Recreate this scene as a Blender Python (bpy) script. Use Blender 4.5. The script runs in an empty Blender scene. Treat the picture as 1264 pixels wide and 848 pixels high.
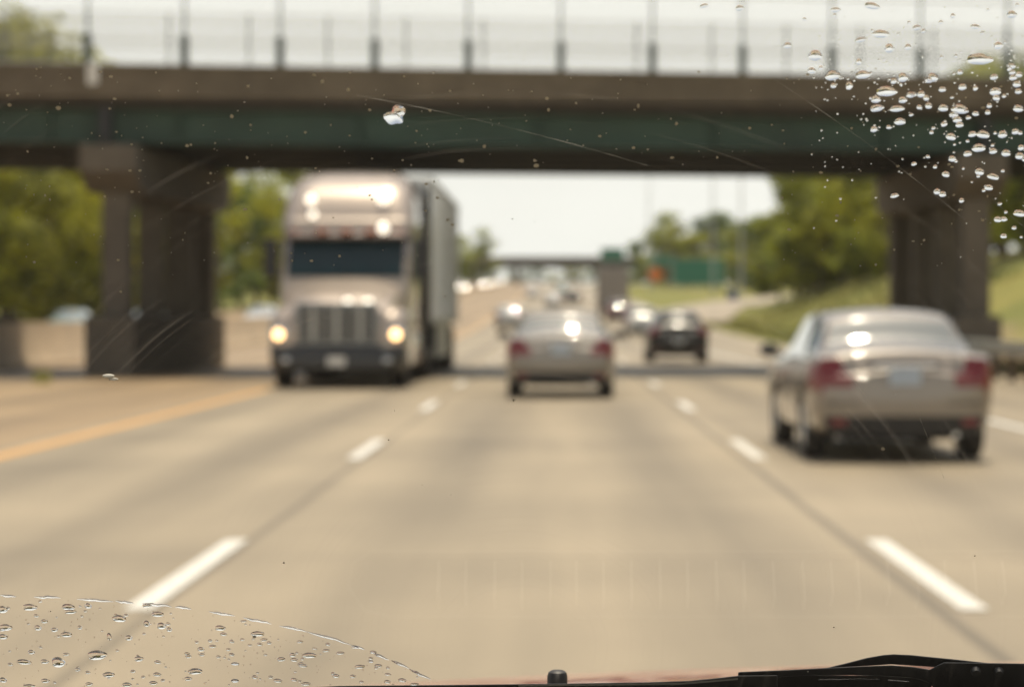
import bpy, bmesh, math, random
from mathutils import Vector, Matrix
R = math.radians
random.seed(7)
S = bpy.context.scene
COL = S.collection

# ------------------------------------------------------------------ camera
F = 2950.0                    # focal length in pixels of the 1264 px wide photograph
VX, VY = 689.0, 390.0         # where the road's direction vanishes
EYE = 1.30
cam = bpy.data.cameras.new('camera'); camo = bpy.data.objects.new('camera', cam); COL.objects.link(camo)
camo.location = (0, 0, EYE); camo.rotation_euler = (R(90), 0, 0)
cam.sensor_width = 36.0; cam.lens = F / 1264 * 36
cam.shift_x = -(VX - 632) / 1264; cam.shift_y = -(424 - VY) / 1264
cam.clip_start = 0.05; cam.clip_end = 6000
cam.dof.use_dof = True; cam.dof.focus_distance = 0.905; cam.dof.aperture_fstop = 16.0
S.camera = camo
# ------------------------------------------------------------------ world, sun, exposure
SUN_EL, SUN_AZ = 73.0, 10.0; SKYW = 11.9       # azimuth from straight ahead, negative = left
w = bpy.data.worlds.new("World"); S.world = w; w.use_nodes = True
nt = w.node_tree; nt.nodes.clear()
sky = nt.nodes.new('ShaderNodeTexSky'); sky.sky_type = 'NISHITA'; sky.sun_disc = False
sky.sun_elevation = R(SUN_EL); sky.sun_rotation = R(SUN_AZ); sky.dust_density = 6.0; sky.air_density = 1.3; sky.ozone_density = 1.0
bg = nt.nodes.new('ShaderNodeBackground'); bg.inputs[1].default_value = 0.15
wo = nt.nodes.new('ShaderNodeOutputWorld')
L = nt.links.new
# thin bright high haze, whitest low over the horizon, with soft cloud streaks
tc = nt.nodes.new('ShaderNodeTexCoord'); sx = nt.nodes.new('ShaderNodeSeparateXYZ'); L(tc.outputs['Generated'], sx.inputs[0])
mr = nt.nodes.new('ShaderNodeMapRange'); mr.interpolation_type = 'SMOOTHSTEP'; mr.inputs[1].default_value = .14; mr.inputs[2].default_value = .45; mr.inputs[3].default_value = 1.0; mr.inputs[4].default_value = 0.08; L(sx.outputs[2], mr.inputs[0])
mp = nt.nodes.new('ShaderNodeMapping'); mp.inputs['Scale'].default_value = (1, 1, 4); L(tc.outputs['Generated'], mp.inputs[0])
cn = nt.nodes.new('ShaderNodeTexNoise'); cn.inputs['Scale'].default_value = 2.4; cn.inputs['Detail'].default_value = 6; L(mp.outputs[0], cn.inputs['Vector'])
c2_ = nt.nodes.new('ShaderNodeMapRange'); c2_.inputs[1].default_value = .35; c2_.inputs[2].default_value = .65; c2_.inputs[3].default_value = .82; c2_.inputs[4].default_value = 1.0; L(cn.outputs[0], c2_.inputs[0])
mu = nt.nodes.new('ShaderNodeMath'); mu.operation = 'MULTIPLY'; L(mr.outputs[0], mu.inputs[0]); L(c2_.outputs[0], mu.inputs[1])
mx = nt.nodes.new('ShaderNodeMix'); mx.data_type = 'RGBA'; mx.inputs[7].default_value = (SKYW * 1.0, SKYW * .99, SKYW * .93, 1)
L(mu.outputs[0], mx.inputs[0]); L(sky.outputs[0], mx.inputs[6])
L(mx.outputs[2], bg.inputs[0]); L(bg.outputs[0], wo.inputs[0])
sl = bpy.data.lights.new('sun', 'SUN'); sl.energy = 5.0; sl.angle = R(0.53); sl.color = (1.0, 0.885, 0.70)
so = bpy.data.objects.new('sun', sl); COL.objects.link(so)
el, az = R(SUN_EL), R(SUN_AZ)
sd = Vector((math.sin(az) * math.cos(el), math.cos(az) * math.cos(el), math.sin(el)))
so.rotation_euler = sd.to_track_quat('Z', 'Y').to_euler(); so.location = (0, 0, 60)
S.view_settings.view_transform = 'Standard'; S.view_settings.look = 'None'
S.view_settings.exposure = -0.62; S.view_settings.gamma = 1; S.view_settings.use_curve_mapping = False
S.render.engine = 'CYCLES'
S.cycles.max_bounces = 10; S.cycles.transparent_max_bounces = 16; S.cycles.transmission_bounces = 8
S.cycles.diffuse_bounces = 1; S.cycles.glossy_bounces = 4; S.cycles.volume_bounces = 0
S.cycles.caustics_reflective = False; S.cycles.caustics_refractive = False
S.cycles.sample_clamp_indirect = 6

# ------------------------------------------------------------------ materials
def _n(nt, t, **kw):
    n = nt.nodes.new(t)
    for k, v in kw.items(): setattr(n, k, v)
    return n
def mat(name, col, rough=0.6, metal=0.0, coat=0.0, var=0.0, scale=3.0, bump=0.0, emit=None, estr=0.0, spec=0.5, coatr=0.06):
    m = bpy.data.materials.new(name); m.use_nodes = True; nt = m.node_tree
    b = nt.nodes['Principled BSDF']
    b.inputs['Base Color'].default_value = (*col, 1); b.inputs['Roughness'].default_value = rough
    b.inputs['Metallic'].default_value = metal; b.inputs['Coat Weight'].default_value = coat
    b.inputs['Coat Roughness'].default_value = coatr; b.inputs['Specular IOR Level'].default_value = spec
    if emit: b.inputs['Emission Color'].default_value = (*emit, 1); b.inputs['Emission Strength'].default_value = estr
    tc = _n(nt, 'ShaderNodeTexCoord'); no = _n(nt, 'ShaderNodeTexNoise'); no.inputs['Scale'].default_value = scale
    no.inputs['Detail'].default_value = 6; no.inputs['Roughness'].default_value = .62
    nt.links.new(tc.outputs['Object'], no.inputs['Vector'])
    if var:
        mr = _n(nt, 'ShaderNodeMapRange'); mr.inputs[1].default_value = .25; mr.inputs[2].default_value = .75
        mr.inputs[3].default_value = 1 - var; mr.inputs[4].default_value = 1 + var
        nt.links.new(no.outputs[0], mr.inputs[0])
        vm = _n(nt, 'ShaderNodeVectorMath', operation='SCALE'); vm.inputs[0].default_value = col
        nt.links.new(mr.outputs[0], vm.inputs['Scale']); nt.links.new(vm.outputs[0], b.inputs['Base Color'])
    if bump:
        bp = _n(nt, 'ShaderNodeBump'); bp.inputs['Strength'].default_value = bump; bp.inputs['Distance'].default_value = .02
        nt.links.new(no.outputs[0], bp.inputs['Height']); nt.links.new(bp.outputs[0], b.inputs['Normal'])
    return m

M = {}
M['concrete_bridge'] = mat('weathered_concrete', (.125, .10, .068), .9, var=.35, scale=.9, bump=.4)
M['concrete_pier'] = mat('pier_concrete', (.15, .125, .092), .9, var=.25, scale=1.2, bump=.3)
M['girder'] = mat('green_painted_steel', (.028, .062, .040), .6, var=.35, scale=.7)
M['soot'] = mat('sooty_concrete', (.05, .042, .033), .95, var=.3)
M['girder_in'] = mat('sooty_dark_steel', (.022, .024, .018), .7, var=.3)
M['barrier'] = mat('barrier_concrete', (.60, .48, .34), .9, var=.2, scale=.8, bump=.3)
M['galv'] = mat('galvanised_steel', (.45, .45, .42), .45, .8, var=.15, scale=4)
M['wire'] = mat('fence_wire', (.42, .43, .40), .5, .3)
M['post'] = mat('fence_post_steel', (.07, .10, .09), .6, .2)
M['white_paint'] = mat('road_paint_white', (.78, .76, .70), .7, var=.12, scale=14)
M['yellow_paint'] = mat('road_paint_yellow', (.72, .42, .13), .7, var=.15, scale=10)
M['tyre'] = mat('tyre_rubber', (.018, .017, .016), .8, bump=.2, scale=30)
M['black'] = mat('black_plastic', (.018, .018, .019), .5, var=.2, scale=20)
M['rim'] = mat('alloy_rim', (.5, .5, .5), .3, .9)
M['chrome'] = mat('chrome', (.8, .8, .8), .22, 1.0)
M['glass'] = mat('tinted_car_glass', (.05, .085, .09), .06, 0, 1.0, coatr=.05, spec=1.0)
M['glass_truck'] = mat('truck_windscreen_glass', (.012, .03, .035), .15, 0, 0, spec=.25)
M['tail'] = mat('tail_lamp_red', (.19, .014, .015), .3, 0, .3)
M['lens'] = mat('clear_lamp_lens', (.75, .77, .78), .12, .2, 1.0)
M['plate'] = mat('number_plate', (.45, .52, .60), .5, var=.2, scale=30)
M['bark'] = mat('bark', (.11, .08, .055), .95, var=.3, scale=5, bump=.6)
M['amber'] = mat('lit_headlamp', (.9, .6, .3), .3, emit=(1.0, .62, .27), estr=8)
M['glint_glow'] = mat('sun_glint_glow', (.9, .88, .8), .2, .3, emit=(1.0, .9, .74), estr=3.2)  # emission standing in for sun glints on the truck's cab and hood
M['marker'] = mat('amber_marker_lamp', (.5, .13, .04), .3, 0, .5)
M['head_white'] = mat('lit_white_headlamp', (.9, .9, .85), .3, emit=(1.0, .9, .72), estr=30)
def paint(name, col, rough=.35, metal=.5): return mat(name, col, rough, metal, 1.0, var=.04, scale=2)
P_beige = paint('champagne_paint', (.285, .245, .20), .36, .25)
P_tan = paint('silver_beige_paint', (.27, .24, .20), .36, .25)
P_dark = mat('black_paint', (.018, .016, .018), .35, 0, .35)
P_white = paint('white_paint', (.72, .72, .70), .35, 0)
P_silver = paint('silver_paint', (.50, .50, .48), .32, .6)
P_teal = paint('pale_teal_paint', (.28, .40, .40), .32, .4)
P_maroon = paint('maroon_paint', (.10, .02, .03), .32, .3)
P_truck = paint('truck_pewter_paint', (.44, .365, .30), .40, .35)

def leaf_mat(name, a, b):
    m = bpy.data.materials.new(name); m.use_nodes = True; nt = m.node_tree; bs = nt.nodes['Principled BSDF']
    oi = _n(nt, 'ShaderNodeObjectInfo'); gi = _n(nt, 'ShaderNodeNewGeometry')
    tc = _n(nt, 'ShaderNodeTexCoord'); no = _n(nt, 'ShaderNodeTexNoise'); no.inputs['Scale'].default_value = .45; no.inputs['Detail'].default_value = 3
    nt.links.new(tc.outputs['Object'], no.inputs['Vector'])
    mx = _n(nt, 'ShaderNodeMix', data_type='RGBA'); mx.inputs[6].default_value = (*a, 1); mx.inputs[7].default_value = (*b, 1)
    ad = _n(nt, 'ShaderNodeMath', operation='MULTIPLY_ADD'); ad.inputs[1].default_value = .5
    mr = _n(nt, 'ShaderNodeMapRange'); mr.inputs[1].default_value = .42; mr.inputs[2].default_value = .6; mr.inputs[3].default_value = 0; mr.inputs[4].default_value = .8
    nt.links.new(no.outputs[0], mr.inputs[0]); nt.links.new(gi.outputs['Random Per Island'], ad.inputs[0]); nt.links.new(mr.outputs[0], ad.inputs[2])
    nt.links.new(ad.outputs[0], mx.inputs[0]); nt.links.new(mx.outputs[2], bs.inputs['Base Color'])
    bs.inputs['Roughness'].default_value = .6
    tr = _n(nt, 'ShaderNodeBsdfTranslucent'); nt.links.new(mx.outputs[2], tr.inputs[0])
    ms = _n(nt, 'ShaderNodeMixShader'); ms.inputs[0].default_value = .5
    nt.links.new(bs.outputs[0], ms.inputs[1]); nt.links.new(tr.outputs[0], ms.inputs[2])
    nt.links.new(ms.outputs[0], nt.nodes['Material Output'].inputs[0])
    return m
LEAF = [leaf_mat('foliage_warm', (.085, .105, .014), (.55, .54, .04)), leaf_mat('foliage_mid', (.06, .08, .018), (.42, .45, .045)),
        leaf_mat('foliage_dark', (.035, .06, .024), (.23, .31, .06))]

# ------------------------------------------------------------------ mesh helpers
def obj(name, bm, m, parent=None, smooth=True, bevel=0, angle=40):
    me = bpy.data.meshes.new(name)
    bmesh.ops.recalc_face_normals(bm, faces=bm.faces[:])
    bm.to_mesh(me); bm.free()
    if smooth:
        for p in me.polygons: p.use_smooth = True
        try: me.set_sharp_from_angle(angle=R(angle))
        except Exception: pass
    for mm in (m if isinstance(m, (list, tuple)) else [m]): me.materials.append(mm)
    o = bpy.data.objects.new(name, me); COL.objects.link(o)
    if parent: o.parent = parent
    if bevel:
        b = o.modifiers.new('bevel', 'BEVEL'); b.width = bevel; b.segments = 3; b.limit_method = 'ANGLE'
    return o
def tag(o, label=None, cat=None, group=None, kind=None):
    if label: o['label'] = label
    if cat: o['category'] = cat
    if group: o['group'] = group
    if kind: o['kind'] = kind
    return o
def thing(name, label, cat, loc=(0, 0, 0), rz=0, group=None):
    o = bpy.data.objects.new(name, None); COL.objects.link(o); o.location = loc; o.rotation_euler = (0, 0, rz)
    o.empty_display_size = .2
    return tag(o, label, cat, group)
def copy_tree(o, parent=None):
    c = o.copy(); COL.objects.link(c)
    if parent: c.parent = parent
    for ch in [x for x in bpy.data.objects if x.parent == o]: copy_tree(ch, c)
    return c
def BM(): return bmesh.new()
def box(bm, x0, x1, y0, y1, z0, z1, mp=None):
    v = []
    for z in (z0, z1):
        for (x, y) in ((x0, y0), (x1, y0), (x1, y1), (x0, y1)):
            p = Vector((x, y, z)); v.append(bm.verts.new(mp(p) if mp else p))
    for f in ((0, 3, 2, 1), (4, 5, 6, 7), (0, 1, 5, 4), (1, 2, 6, 5), (2, 3, 7, 6), (3, 0, 4, 7)):
        bm.faces.new([v[i] for i in f])
def tube(bm, pts, r, n=8, cap=True):
    pts = [Vector(p) for p in pts]; rings = []
    for i, p in enumerate(pts):
        t = (pts[min(i + 1, len(pts) - 1)] - pts[max(i - 1, 0)]).normalized()
        a = t.cross(Vector((0, 0, 1)));
        if a.length < 1e-3: a = t.cross(Vector((1, 0, 0)))
        a.normalize(); b = t.cross(a); rr = r[i] if isinstance(r, (list, tuple)) else r
        rings.append([bm.verts.new(p + (a * math.cos(k * 2 * math.pi / n) + b * math.sin(k * 2 * math.pi / n)) * rr) for k in range(n)])
    for i in range(len(rings) - 1):
        for k in range(n): bm.faces.new((rings[i][k], rings[i][(k + 1) % n], rings[i + 1][(k + 1) % n], rings[i + 1][k]))
    if cap and n > 2:
        bm.faces.new(rings[0][::-1]); bm.faces.new(rings[-1])
def lathe(bm, prof, c, axis='X', n=32):
    """prof: (along axis, radius) list"""
    rings = []
    for (a, r) in prof:
        ring = []
        for k in range(n):
            t = 2 * math.pi * k / n; u, v = r * math.cos(t), r * math.sin(t)
            p = {'X': (a, u, v), 'Y': (u, a, v), 'Z': (u, v, a)}[axis]
            ring.append(bm.verts.new(Vector(c) + Vector(p)))
        rings.append(ring)
    for i in range(len(rings) - 1):
        for k in range(n): bm.faces.new((rings[i][k], rings[i][(k + 1) % n], rings[i + 1][(k + 1) % n], rings[i + 1][k]))
    bm.faces.new(rings[0]); bm.faces.new(rings[-1][::-1])
def pchip(xs, ys):
    n = len(xs); h = [xs[i + 1] - xs[i] for i in range(n - 1)]; d = [(ys[i + 1] - ys[i]) / h[i] for i in range(n - 1)]
    m = [0.0] * n
    for i in range(1, n - 1):
        m[i] = 0 if d[i - 1] * d[i] <= 0 else 2 * d[i - 1] * d[i] / (d[i - 1] + d[i])
    m[0], m[-1] = d[0], d[-1]
    def f(x):
        i = 0
        while i < n - 2 and x > xs[i + 1]: i += 1
        t = (x - xs[i]) / h[i]; t = min(max(t, 0), 1)
        return ((2*t**3 - 3*t*t + 1) * ys[i] + (t**3 - 2*t*t + t) * h[i] * m[i] + (-2*t**3 + 3*t*t) * ys[i+1] + (t**3 - t*t) * h[i] * m[i+1])
    return f

# ------------------------------------------------------------------ terrain profile
def prof(y):
    if y < 75: return 0.0
    if y < 165: return .0001 * (y - 75) ** 2
    if y < 760: return .81 + .018 * (y - 165)
    if y < 900: return 11.52 + .018 * (y - 760) - .018 / 280 * (y - 760) ** 2
    return 12.78
def ss(a, b, x):
    t = min(max((x - a) / (b - a), 0), 1); return t * t * (3 - 2 * t)
def bank(x, y):
    r = 4.6 * ss(11.5, 25, x) * (1 - ss(150, 250, y)) * ss(-40, 20, y)
    l = 1.2 * ss(31, 45, -x)
    rr = 1.5 * ss(60, 130, x) * ss(200, 400, y)
    return r + l + rr
def gz(x, y): return prof(y) + bank(x, y)
YS = [-60, -30, -10] + list(range(0, 160, 8)) + list(range(160, 400, 20)) + list(range(400, 1000, 40)) + [1100, 1300, 1600, 2200, 3200]
XS = [-900, -500, -300, -180, -120, -80, -60, -50, -42, -36, -31, -30, -26, -20, -12.6, -12, -6, 0, 6, 9.6, 10.5, 11.5, 13, 15, 17, 19, 21, 23, 25, 28, 34, 42, 55, 75, 100, 150, 250, 400, 700, 1000]

def ground_mat():
    m = bpy.data.materials.new('verge_ground'); m.use_nodes = True; nt = m.node_tree; b = nt.nodes['Principled BSDF']; L = nt.links.new
    b.inputs['Roughness'].default_value = .95
    tc = _n(nt, 'ShaderNodeTexCoord'); n1 = _n(nt, 'ShaderNodeTexNoise'); n1.inputs['Scale'].default_value = .12; n1.inputs['Detail'].default_value = 5
    n2 = _n(nt, 'ShaderNodeTexNoise'); n2.inputs['Scale'].default_value = 1.7; n2.inputs['Detail'].default_value = 8
    L(tc.outputs['Object'], n1.inputs['Vector']); L(tc.outputs['Object'], n2.inputs['Vector'])
    g = _n(nt, 'ShaderNodeMix', data_type='RGBA'); g.inputs[6].default_value = (.15, .165, .025, 1); g.inputs[7].default_value = (.28, .245, .05, 1)
    cr = _n(nt, 'ShaderNodeMapRange'); cr.inputs[1].default_value = .35; cr.inputs[2].default_value = .65; L(n1.outputs[0], cr.inputs[0]); L(cr.outputs[0], g.inputs[0])
    # bare tan earth at the foot of the bank by the shoulder
    sx = _n(nt, 'ShaderNodeSeparateXYZ'); L(tc.outputs['Object'], sx.inputs[0])
    a1 = _n(nt, 'ShaderNodeMath', operation='MULTIPLY_ADD'); a1.inputs[1].default_value = 7.0; L(n1.outputs[0], a1.inputs[0]); L(sx.outputs[0], a1.inputs[2])
    r1 = _n(nt, 'ShaderNodeMapRange'); r1.inputs[1].default_value = 17.2; r1.inputs[2].default_value = 18.8; r1.inputs[3].default_value = 1; r1.inputs[4].default_value = 0; L(a1.outputs[0], r1.inputs[0])
    ry = _n(nt, 'ShaderNodeMapRange'); ry.inputs[1].default_value = 88; ry.inputs[2].default_value = 104; ry.inputs[3].default_value = 1; ry.inputs[4].default_value = 0; L(sx.outputs[1], ry.inputs[0])
    mm = _n(nt, 'ShaderNodeMath', operation='MULTIPLY'); L(r1.outputs[0], mm.inputs[0]); L(ry.outputs[0], mm.inputs[1])
    e = _n(nt, 'ShaderNodeMix', data_type='RGBA'); e.inputs[7].default_value = (.34, .235, .14, 1); L(g.outputs[2], e.inputs[6]); L(mm.outputs[0], e.inputs[0])
    v = _n(nt, 'ShaderNodeMapRange'); v.inputs[3].default_value = .6; v.inputs[4].default_value = 1.4; L(n2.outputs[0], v.inputs[0])
    vm = _n(nt, 'ShaderNodeVectorMath', operation='SCALE'); L(e.outputs[2], vm.inputs[0]); L(v.outputs[0], vm.inputs['Scale']); L(vm.outputs[0], b.inputs['Base Color'])
    bp = _n(nt, 'ShaderNodeBump'); bp.inputs['Distance'].default_value = .1; bp.inputs['Strength'].default_value = .5; L(n2.outputs[0], bp.inputs['Height']); L(bp.outputs[0], b.inputs['Normal'])
    return m
def road_mat(name, base, joints):
    """concrete slabs: tar joints along the lanes, saw cuts across, darker wheel tracks, stains"""
    m = bpy.data.materials.new(name); m.use_nodes = True; nt = m.node_tree; b = nt.nodes['Principled BSDF']; L = nt.links.new
    b.inputs['Roughness'].default_value = .55
    tc = _n(nt, 'ShaderNodeTexCoord'); sx = _n(nt, 'ShaderNodeSeparateXYZ'); L(tc.outputs['Object'], sx.inputs[0])
    n1 = _n(nt, 'ShaderNodeTexNoise'); n1.inputs['Scale'].default_value = .35; n1.inputs['Detail'].default_value = 6; L(tc.outputs['Object'], n1.inputs['Vector'])
    mp = _n(nt, 'ShaderNodeMapping'); mp.inputs['Scale'].default_value = (2.2, .10, 1); L(tc.outputs['Object'], mp.inputs['Vector'])
    n2 = _n(nt, 'ShaderNodeTexNoise'); n2.inputs['Scale'].default_value = .6; n2.inputs['Detail'].default_value = 4; L(mp.outputs[0], n2.inputs['Vector'])
    n3 = _n(nt, 'ShaderNodeTexNoise'); n3.inputs['Scale'].default_value = 60; n3.inputs['Detail'].default_value = 5; L(tc.outputs['Object'], n3.inputs['Vector'])
    def mul(a, c):
        k = _n(nt, 'ShaderNodeMath', operation='MULTIPLY')
        for i, q in enumerate((a, c)):
            if isinstance(q, float): k.inputs[i].default_value = q
            else: L(q, k.inputs[i])
        return k.outputs[0]
    def mrange(src, a, c, d, e):
        r = _n(nt, 'ShaderNodeMapRange'); r.inputs[1].default_value = a; r.inputs[2].default_value = c; r.inputs[3].default_value = d; r.inputs[4].default_value = e; L(src, r.inputs[0]); return r.outputs[0]
    f = mul(mrange(n1.outputs[0], .3, .7, .84, 1.12), mrange(n2.outputs[0], .3, .7, .80, 1.14))
    f = mul(f, mrange(n3.outputs[0], .3, .7, .93, 1.07))
    def math1(op, a, c):
        k = _n(nt, 'ShaderNodeMath', operation=op)
        for i, q in enumerate((a, c)):
            if isinstance(q, (float, int)): k.inputs[i].default_value = q
            else: L(q, k.inputs[i])
        return k.outputs[0]
    for (jx, wd, dk) in joints:
        wob = mrange(n1.outputs[0], 0, 1, -.04, .04)
        dist = math1('ABSOLUTE', math1('ADD', math1('SUBTRACT', sx.outputs[0], jx), wob), 0)
        st = mrange(dist, wd * .6, wd * 1.3, dk, 1.0)
        # strength varies along the joint
        f = mul(f, st)
    # transverse joints each 4.6 m
    ym = math1('PINGPONG', math1('ADD', sx.outputs[1], .9), 2.3)
    f = mul(f, mrange(ym, .008, .03, .72, 1.0))
    # wheel tracks: darker strips within each 3.7 m lane
    wt = math1('PINGPONG', math1('ADD', sx.outputs[0], 0.0), 1.85)
    wt = math1('ABSOLUTE', math1('SUBTRACT', wt, .85), 0)
    f = mul(f, mrange(wt, .1, .6, .80, 1.06))
    vm = _n(nt, 'ShaderNodeVectorMath', operation='SCALE'); L(f, vm.inputs['Scale'])
    bc = _n(nt, 'ShaderNodeMix', data_type='RGBA'); bc.inputs[6].default_value = (base[0] * 1.02, base[1] * .88, base[2] * .72, 1); bc.inputs[7].default_value = (*base, 1)
    L(mrange(sx.outputs[0], -5.6, -5.3, 0, 1), bc.inputs[0]); L(bc.outputs[2], vm.inputs[0]); L(vm.outputs[0], b.inputs['Base Color'])
    bp = _n(nt, 'ShaderNodeBump'); bp.inputs['Distance'].default_value = .004; bp.inputs['Strength'].default_value = .5; L(n3.outputs[0], bp.inputs['Height']); L(bp.outputs[0], b.inputs['Normal'])
    return m
ROAD = road_mat('road_concrete', (.352, .284, .187), [(-1.78, .035, .66), (1.68, .04, .58), (-5.45, .05, .7), (5.5, .05, .7), (-8.9, .04, .75)])
ROAD2 = road_mat('far_road_concrete', (.42, .34, .235), [(-16.8, .06, .6), (-20.5, .06, .6), (-24.2, .06, .6)])

def sheet(name, xs, ys, zf, m, kind='structure'):
    bm = BM(); g = [[bm.verts.new((x, y, zf(x, y))) for x in xs] for y in ys]
    for j in range(len(ys) - 1):
        for i in range(len(xs) - 1): bm.faces.new((g[j][i], g[j][i+1], g[j+1][i+1], g[j+1][i]))
    o = obj(name, bm, m, smooth=True, angle=180); o['kind'] = kind; return o
sheet('ground', XS, YS, lambda x, y: gz(x, y) - .03, ground_mat())
YR = [y for y in YS if y <= 1600]
sheet('road', [-13.2, -5, 0, 5, 9.6], YR, lambda x, y: prof(y), ROAD)
sheet('oncoming_road', [-30, -24, -18, -14.0], YR, lambda x, y: prof(y), ROAD2)
# median strip of tan gravel under the barrier, ramp leaving on the right
def strip(name, pts, wd, m, dz):
    bm = BM(); prev = None
    f1 = pchip([p[1] for p in pts], [p[0] for p in pts]); ys = [pts[0][1] + (pts[-1][1] - pts[0][1]) * i / 40 for i in range(41)]
    for y in ys:
        x = f1(y); t = Vector((f1(y + 1) - f1(y - 1), 2, 0)).normalized(); n = Vector((t.y, -t.x, 0))
        row = []
        for s in (-1, 0, 1):
            p = Vector((x, y, 0)) + n * s * wd / 2; row.append(bm.verts.new((p.x, p.y, gz(p.x, p.y) + dz)))
        if prev:
            for i in range(2): bm.faces.new((prev[i], prev[i+1], row[i+1], row[i]))
        prev = row
    o = obj(name, bm, m, smooth=True, angle=180); o['kind'] = 'structure'; return o
strip('ramp_road', [(7.2, 165), (13, 215), (22, 280), (38, 360), (62, 430), (95, 480)], 8.5, ROAD2, .06)

# painted markings
def paint_strip(name, x, y0, y1, wd, m, bm=None):
    own = bm is None
    bm = bm or BM(); n = max(1, int((y1 - y0) / 8)); last = None
    for i in range(n + 1):
        y = y0 + (y1 - y0) * i / n
        r = (bm.verts.new((x - wd / 2, y, prof(y) + .006)), bm.verts.new((x + wd / 2, y, prof(y) + .006)))
        if last: bm.faces.new((last[0], last[1], r[1], r[0]))
        last = r
    if own:
        o = obj(name, bm, m); o['kind'] = 'structure'; return o
def paint_mat(name, col, base):
    m = mat(name, col, .7); nt = m.node_tree; b = nt.nodes['Principled BSDF']; L = nt.links.new
    tc = _n(nt, 'ShaderNodeTexCoord'); no = _n(nt, 'ShaderNodeTexNoise'); no.inputs['Scale'].default_value = 16; no.inputs['Detail'].default_value = 8; no.inputs['Roughness'].default_value = .7
    L(tc.outputs['Object'], no.inputs['Vector']); r = _n(nt, 'ShaderNodeMapRange'); r.inputs[1].default_value = .34; r.inputs[2].default_value = .46
    L(no.outputs[0], r.inputs[0]); mx = _n(nt, 'ShaderNodeMix', data_type='RGBA'); mx.inputs[6].default_value = (*base, 1); mx.inputs[7].default_value = (*col, 1)
    L(r.outputs[0], mx.inputs[0]); L(mx.outputs[2], b.inputs['Base Color']); return m
WP = paint_mat('worn_white_road_paint', (.80, .78, .71), (.42, .34, .24)); YP = paint_mat('worn_yellow_road_paint', (.70, .38, .12), (.42, .33, .2))
bm = BM()
for x in (-1.86, 1.84):
    for k in range(-3, 60): paint_strip('', x, 10.55 + 11.15 * k, 10.55 + 11.15 * k + 3.3, .125, WP, bm)
tag(obj('lane_dashes', bm, WP), kind='structure')
paint_strip('yellow_edge_line', -5.15, -30, 900, .20, YP)
paint_strip('white_edge_line', 5.35, -30, 900, .15, WP)
bm = BM()
for x in (-18.6, -22.3):
    for k in range(0, 60): paint_strip('', x, 11.15 * k, 11.15 * k + 3.3, .125, WP, bm)
tag(obj('oncoming_lane_dashes', bm, WP), kind='structure')
paint_strip('oncoming_yellow_edge_line', -14.9, -30, 900, .15, YP)

# ------------------------------------------------------------------ median barrier
def extr(name, profile, ys, xf, zf, m, parent=None):
    bm = BM(); rows = []
    for y in ys: rows.append([bm.verts.new((xf(y) + a, y, zf(y) + b)) for a, b in profile])
    n = len(profile)
    for i in range(len(rows) - 1):
        for k in range(n): bm.faces.new((rows[i][k], rows[i][(k+1) % n], rows[i+1][(k+1) % n], rows[i+1][k]))
    bm.faces.new(rows[0]); bm.faces.new(rows[-1][::-1])
    return obj(name, bm, m, parent, angle=30)
bars = extr('median_barrier', [(-.34, -.1), (-.34, .08), (-.2, .32), (-.12, 1.14), (.12, 1.14), (.2, .32), (.34, .08), (.34, -.1)], [y for y in YR if y <= 900], lambda y: -13.6, prof, M['barrier'])
tag(bars, 'long tan concrete barrier wall along the median left of the pier', 'barrier')

# ------------------------------------------------------------------ overpass
BY, SK = 52.9, .15
Z0, Z1, Z2 = 5.02, 5.97, 6.66       # girder bottom, parapet bottom, parapet top
BW = 10.4
def sh(p): return Vector((p.x, BY + SK * p.x + p.y, p.z))
XL, XR = -46.0, 34.0
bridge = thing('overpass', 'concrete road overpass on green steel girders crossing above the highway', 'bridge', (0, 0, 0))
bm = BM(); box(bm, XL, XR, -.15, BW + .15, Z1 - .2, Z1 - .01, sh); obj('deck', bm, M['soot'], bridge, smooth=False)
for nm, v0, v1 in (('parapet', -.32, 0), ('parapet', BW, BW + .32)):
    bm = BM(); box(bm, XL, XR, v0, v1, Z1, Z2, sh)
    x = -44.6
    while x < 33:
        if v0 < 0: box(bm, x - .18, x + .18, v0 - .035, v0 - .002, Z1 + .02, Z2 - .02, sh)
        x += 2.03
    box(bm, XL, XR, v0 - .04 if v0 < 0 else v0 + .36, v0 - .002 if v0 < 0 else v1 + .05, Z2 - .09, Z2 + .02, sh)
    obj(nm, bm, M['concrete_bridge'], bridge, smooth=False)
splits = [XL, -28, -9.7, 9.7, 26, XR]
for k, v in enumerate([.18, 2.2, 4.2, 6.2, 8.2, BW - .18]):
    for a, b in zip(splits[:-1], splits[1:]):
        bm = BM(); box(bm, a + .07, b - .07, v - .012, v + .012, Z0 + .04, Z1 - .24, sh)
        box(bm, a + .07, b - .07, v - .22, v + .22, Z0, Z0 + .04, sh); box(bm, a + .07, b - .07, v - .2, v + .2, Z1 - .24, Z1 - .202, sh)
        if k == 0:
            x = a + 1.5
            while x < b - 1: box(bm, x, x + .02, v - .17, v - .013, Z0 + .042, Z1 - .242, sh); x += 3.9
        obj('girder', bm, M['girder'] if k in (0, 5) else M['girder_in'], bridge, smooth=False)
    bm = BM()
for x in [i * 4.6 - 40 for i in range(16)]:
    for v in (1.2, 3.2, 5.2, 7.2, 9.2):
        if min(abs(x - s) for s in splits) < .5: continue
        bm = BM(); box(bm, x, x + .1, v - .97, v + .97, Z0 + .3, Z0 + .6, sh); obj('cross_brace', bm, M['girder_in'], bridge, smooth=False)
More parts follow.
